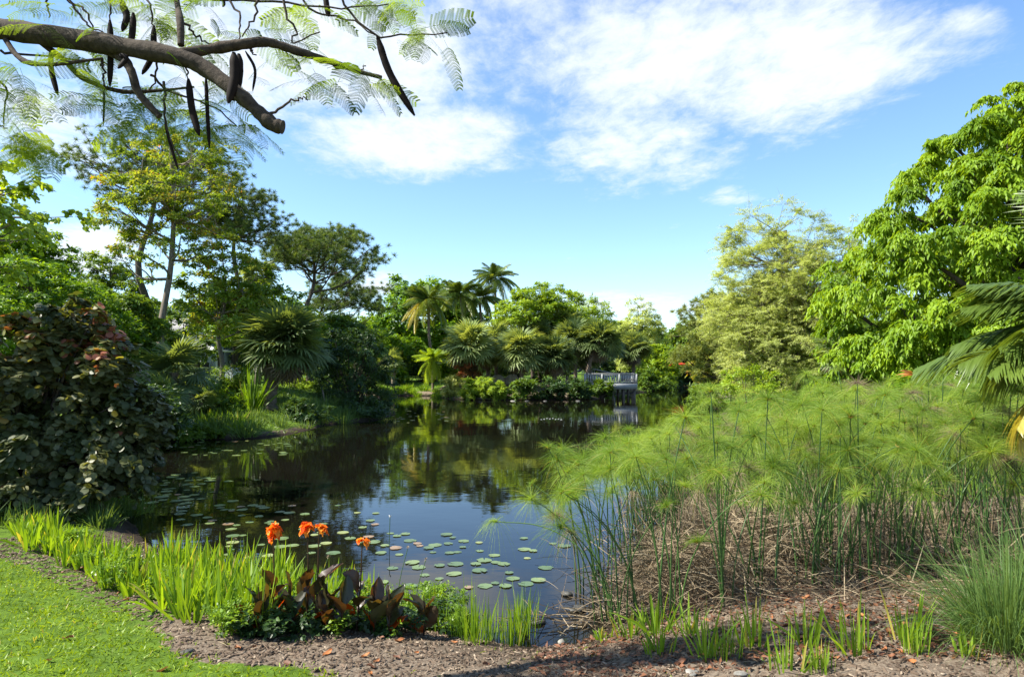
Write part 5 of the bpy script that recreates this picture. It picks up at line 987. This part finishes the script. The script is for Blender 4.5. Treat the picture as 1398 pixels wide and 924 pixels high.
# ---- foreground palm at right edge
def right_palm():
    rng = rg(850); Y = 5.6; c = AT(1585, 470, Y); g = gz(c[0], Y); root = thing('feather_palm', 'palm whose long fronds droop in from the right edge', 'palm tree', (c[0], Y, g)); b = Buf(); trunk_palm(b, [[c[0], Y, g], [c[0]+.05, Y, (g+c[2])/2], c], .13, rng); obj('trunk', b, MT['pbark'], root)
    tp = [feather_template(rg(851), L=2.3, nl=84, arch=.30, ll=.62, w=.03, droop=.45, segs=4, fold=.12), feather_template(rg(852), L=2.1, nl=80, arch=.42, ll=.58, w=.03, droop=.7, segs=4, fold=.12)]
    spec = [(-1.45, .55, 0, .8, .45, 0), (-1.3, .68, 1, .75, .3, .2), (-1.45, .42, 0, .8, .35, 0), (-1.62, .32, 1, .8, .35, .2), (-1.75, .2, 1, .8, .2, .5), (-1.5, .10, 0, .8, .5, -.3), (-1.8, .26, 0, .8, .3, .3), (-1.35, .26, 1, .8, .35, -.2), (-1.72, .05, 0, .8, .6, .2), (-1.45, .12, 1, .84, .45, .6), (-1.62, -.12, 1, .84, .98, .3), (-1.2, .35, 1, .8, .3, 0), (-3.0, .9, 0, 1, .4, 0), (-2.2, .3, 1, 1., .5, .2), (-1.0, .1, 0, .9, .3, 0), (.3, .5, 0, 1, .4, 0), (1.2, .4, 1, 1, .4, 0), (2.2, .6, 0, 1, .4, 0), (2.9, .3, 1, 1, .5, 0), (0, 1.2, 0, 1, .4, 0), (-1.5, -.22, 1, .8, .93, .4)]
    for (az, el, k, s, t, roll) in spec:
        f = Buf(); M = palm_frames(np.array([az]), np.array([el]), np.array([roll]))*s; inst_t(f, tp[k], c[None], M, np.array([t])); o = obj('frond', f, MT['coco'], root)
        if t > .9: o['label'] = 'yellowing lower frond'
right_palm()
# ---- overhead poinciana
def poinciana():
    rng = rg(860); base = np.array([-7.6, 1.0, gz(-7.6, 1.0)]); root = thing('poinciana_tree', 'tree with a dark branch and long hanging seed pods crossing the top left', 'tree', base)
    b = Buf(); fork = np.array([-7.2, 1.3, 3.1])
    tube(b, spline([base-[0, 0, .3], base+[.1, 0, 1.5], fork], 8), np.linspace(.26, .18, 8), 10)
    def path(pp): return [AT(p[0], p[1], p[2]) for p in pp]
    def rp(pp): return np.array([p[3]*p[2]/F*.88 for p in pp])
    def br(pp, n=None, pre=None, sides=8):
        P = path(pp); r = rp(pp)
        if pre is not None: P = [pre]+P; r = np.concatenate([[r[0]*1.4], r])
        n = n or len(P)*5; S = spline(P, n); rr = np.interp(np.linspace(0, len(P)-1, n), np.arange(len(P)), r); rr = rr*(1+.06*rng.normal(size=n)+.05*np.sin(np.arange(n)*.9)); tube(b, S, rr, sides+4); return S
    main = br([(-560, 40, 3.2, 24), (-250, 40, 3.7, 19), (-40, 37, 4.15, 16), (80, 51, 4.1, 16), (180, 66, 4.0, 15), (250, 80, 3.95, 13.5), (283, 96, 3.95, 12.5), (318, 122, 3.9, 11.5), (355, 155, 3.9, 10.5), (372, 170, 3.9, 11), (386, 174, 3.9, 9.5)], 60, pre=fork, sides=12)
    br([(248, 74, 3.95, 9), (290, 67, 4., 8.5), (330, 61, 4., 8.5), (365, 58, 4.05, 7.5), (405, 70, 4.1, 6.5), (450, 84, 4.15, 5), (490, 98, 4.2, 4), (521, 106, 4.2, 3)], 40, sides=10)
    br([(100, 58, 4.1, 6), (160, 76, 4.05, 7), (178, 95, 4., 6.5), (188, 125, 4., 6), (205, 146, 4., 5.5), (218, 159, 4., 5)], 30)
    br([(8, 55, 4.15, 4), (22, 75, 4.1, 4.5), (40, 86, 4.05, 4), (75, 88, 4.0, 3), (140, 80, 4., 2)], 20, sides=6)
    br([(55, 58, 4.15, 4), (85, 80, 4.2, 4.5), (115, 108, 4.2, 4), (165, 125, 4.2, 3.5), (215, 124, 4.2, 2.5), (265, 119, 4.2, 1.5)], 24, sides=6)
    br([(232, -60, 4.4, 5), (241, 0, 4.2, 5), (246, 30, 4.0, 5.5), (247, 62, 3.95, 5)], 12, sides=6)
    tw = [[(400, -40, 4.3), (425, 15, 4.3), (470, 25, 4.3), (512, 50, 4.2)], [(300, -20, 4.2), (325, 20, 4.1), (328, 62, 4.0)], [(383, -20, 4.1), (392, 20, 4.1), (405, 45, 4.1), (400, 60, 4.1), (435, 42, 4.1)], [(355, -20, 4.), (345, 25, 4.), (330, 50, 4.)], [(150, -20, 4.2), (150, 30, 4.1)], [(165, -30, 4.2), (168, 8, 4.1)],
          [(186, -30, 4.2), (205, 10, 4.1), (210, 40, 4.1)], [(82, -20, 4.1), (115, 30, 4.1), (140, 45, 4.1)], [(60, -10, 4.2), (68, 25, 4.2)], [(340, 60, 4.05), (347, 75, 4.0)], [(225, 110, 4.1), (227, 170, 4.1), (243, 215, 4.1)], [(250, 78, 4.0), (256, 92, 4.0), (257, 108, 4.0)], [(275, 98, 4.), (281, 108, 4.)], [(140, 80, 4.1), (142, 128, 4.1)],
          [(465, -20, 4.2), (470, 8, 4.2), (510, 47, 4.2), (560, 48, 4.2), (610, 47, 4.3)], [(372, 155, 3.9), (400, 138, 3.9), (420, 135, 3.9)], [(205, 100, 4.2), (230, 125, 4.2), (280, 140, 4.2), (320, 170, 4.2)], [(0, 70, 4.2), (40, 76, 4.2), (120, 83, 4.2), (155, 88, 4.2)], [(290, 0, 4.2), (380, 5, 4.2), (460, 12, 4.2), (530, 5, 4.2)],
          [(-40, 60, 4.2), (0, 110, 4.1), (10, 130, 4.1), (5, 170, 4.0)], [(-40, 130, 4.0), (-10, 165, 3.9), (10, 175, 3.9)], [(430, 82, 4.15), (480, 95, 4.2), (500, 92, 4.2)], [(247, 30, 4.), (270, 50, 4.1), (290, 60, 4.1)], [(90, 0, 4.2), (120, 20, 4.2), (130, 60, 4.2)], [(210, 60, 4.), (214, 95, 4.1), (205, 125, 4.2)]]
    for t in tw: P = spline([AT(*q) for q in t], 14); P = P+rng.normal(size=P.shape)*.006; tube(b, P, np.linspace(.009, .004, 14), 5)
    # limbs carrying the canopy outside the picture
    can = lumpy(rng, 46, (-8.6, -1.5, 5.4), (2.6, 2.4, 1.2), .5, -.6)
    for c in can[::3]: tube(b, spline([fork, (fork+c)/2+[0, 0, .4], c], 8), np.linspace(.09, .015, 8), 6)
    obj('branches', b, MT['branch'], root, True)
    # frond template: bipinnate leaf
    f0 = Buf(); r3 = rg(3); L = .42; npn = 14
    ribbons(f0, [[0, 0, 0]], [[0, 1, 0]], L, .004, .25, 6, 'line', .3, side=np.array([[1., 0, 0]]))
    t = np.linspace(.18, 1, npn); P = np.stack([0*t, L*t, -.25*L*t**2], -1)
    for s in (-1, 1):
        pl = .11*np.sin(np.pi*(t*.75+.15))**.7
        for i in range(npn):
            d = nrm(np.array([s*1., .45, -.12])+r3.normal(size=3)*.06); k = 13; u = np.linspace(.08, 1, k); Q = P[i]+d*pl[i]*u[:, None]; Q[:, 2] -= .25*pl[i]*u**2
            for s2 in (-1, 1):
                e = nrm(np.cross(d, [0, 0, 1.])*s2+d*.35); ribbons(f0, Q, np.repeat(e[None], k, 0), 0.0115, .0052, .1, 1, 'line', .5, side=np.repeat(nrm(np.cross(e, [0, 0, 1.]))[None], k, 0))
    TV = np.concatenate(f0.V); tmpl = (TV, f0.F)
    # (px,py,Y, n, az spread centre)
    cl = [(20, 95, 3.9, 5), (10, 130, 3.8, 5), (5, 175, 3.7, 5), (-25, 205, 3.6, 5), (35, 105, 4.1, 3), (15, 200, 3.7, 3), (68, 28, 4.1, 4), (115, 25, 4.1, 3), (140, 12, 4.2, 3), (120, 105, 4.2, 4), (150, 135, 4.2, 4), (190, 150, 4.3, 4), (165, 125, 4.2, 3), (240, 150, 4.3, 4), (275, 165, 4.3, 5), (300, 180, 4.3, 5), (320, 165, 4.2, 4), (255, 122, 4.2, 3), (330, 120, 4.2, 3), (225, 12, 4.3, 4), (290, 5, 4.3, 3),
          (355, 8, 4.3, 3), (380, 70, 4.2, 2), (240, 35, 4.3, 3), (200, 20, 4.3, 3), (520, 3, 4.3, 4), (545, 15, 4.3, 3), (560, 45, 4.2, 4), (590, 50, 4.3, 3), (430, 88, 4.2, 3), (460, 100, 4.25, 4), (495, 100, 4.2, 4), (280, 60, 4.2, 3), (430, 20, 4.4, 2), (345, 45, 4.3, 2), (120, 60, 4.3, 3), (470, 5, 4.3, 2)]
    f = Buf()
    for (px, py, Y, n) in cl:
        c = AT(px, py, Y); n2 = int(n*2.2); az = rng.uniform(0, 6.283, n2); el = rng.uniform(-.7, .35, n2); M = palm_frames(az, el, rng.normal(size=n2)*.5)*rng.uniform(.42, .8, n2)[:, None, None]
        inst_t(f, tmpl, c+rng.normal(size=(n2, 3))*.05, M, rng.uniform(.1, 1, n2))
    obj('feathery_leaves', f, MT['pinn'], root)
    f = Buf(); sprays(f, can, np.full(len(can), .75), np.array([-8.6, -1.5, 4.5]), rng, 14, 16, .22, .05, .4, .6, 1., LEAF1); obj('crown', f, MT['pinn'], root)
    pods = [((150, 28), (151, 70), (150, 118), 4.1, 4.5), ((165, 4), (173, 22), (167, 43), 4.1, 5), ((182, 18), (180, 50), (172, 80), 4.1, 5), ((162, 75), (172, 80), (161, 94), 3.95, 4), ((210, 35), (208, 75), (194, 102), 4.1, 4.5), ((319, 72), (320, 105), (312, 141), 3.85, 7), ((326, 74), (326, 105), (319, 138), 3.95, 6), ((257, 108), (262, 148), (272, 185), 4., 5), ((281, 104), (283, 150), (286, 203), 4.05, 2.8),
            ((515, 50), (532, 100), (566, 158), 4.2, 5), ((70, 66), (70, 95), (79, 130), 4.1, 4), ((142, 122), (142, 145), (141, 172), 4.2, 1.6), ((335, 70), (348, 95), (345, 125), 4., 2), ((444, -8), (446, 8), (449, 23), 4.3, 4), ((225, 166), (232, 195), (243, 232), 4.1, 2.2), ((300, -12), (306, 4), (304, 10), 4.3, 2)]
    for (a, m_, c, Y, r) in pods:
        P = spline([AT(*a, Y), AT(*m_, Y), AT(*c, Y)], 14); rr = r*Y/F*np.array([.35, .7, .95, 1, .97, 1.02, 1, .98, 1.03, 1, .97, .9, .7, .25])
        pb = Buf(); tube(pb, P, rr, 8); V = pb.V[0]; cy = V.reshape(14, 8, 3).mean(1).repeat(8, 0); pb.V[0] = cy+(V-cy)*[1, .45, 1]; obj('seed_pod', pb, MT['pod'], root, True)
poinciana()
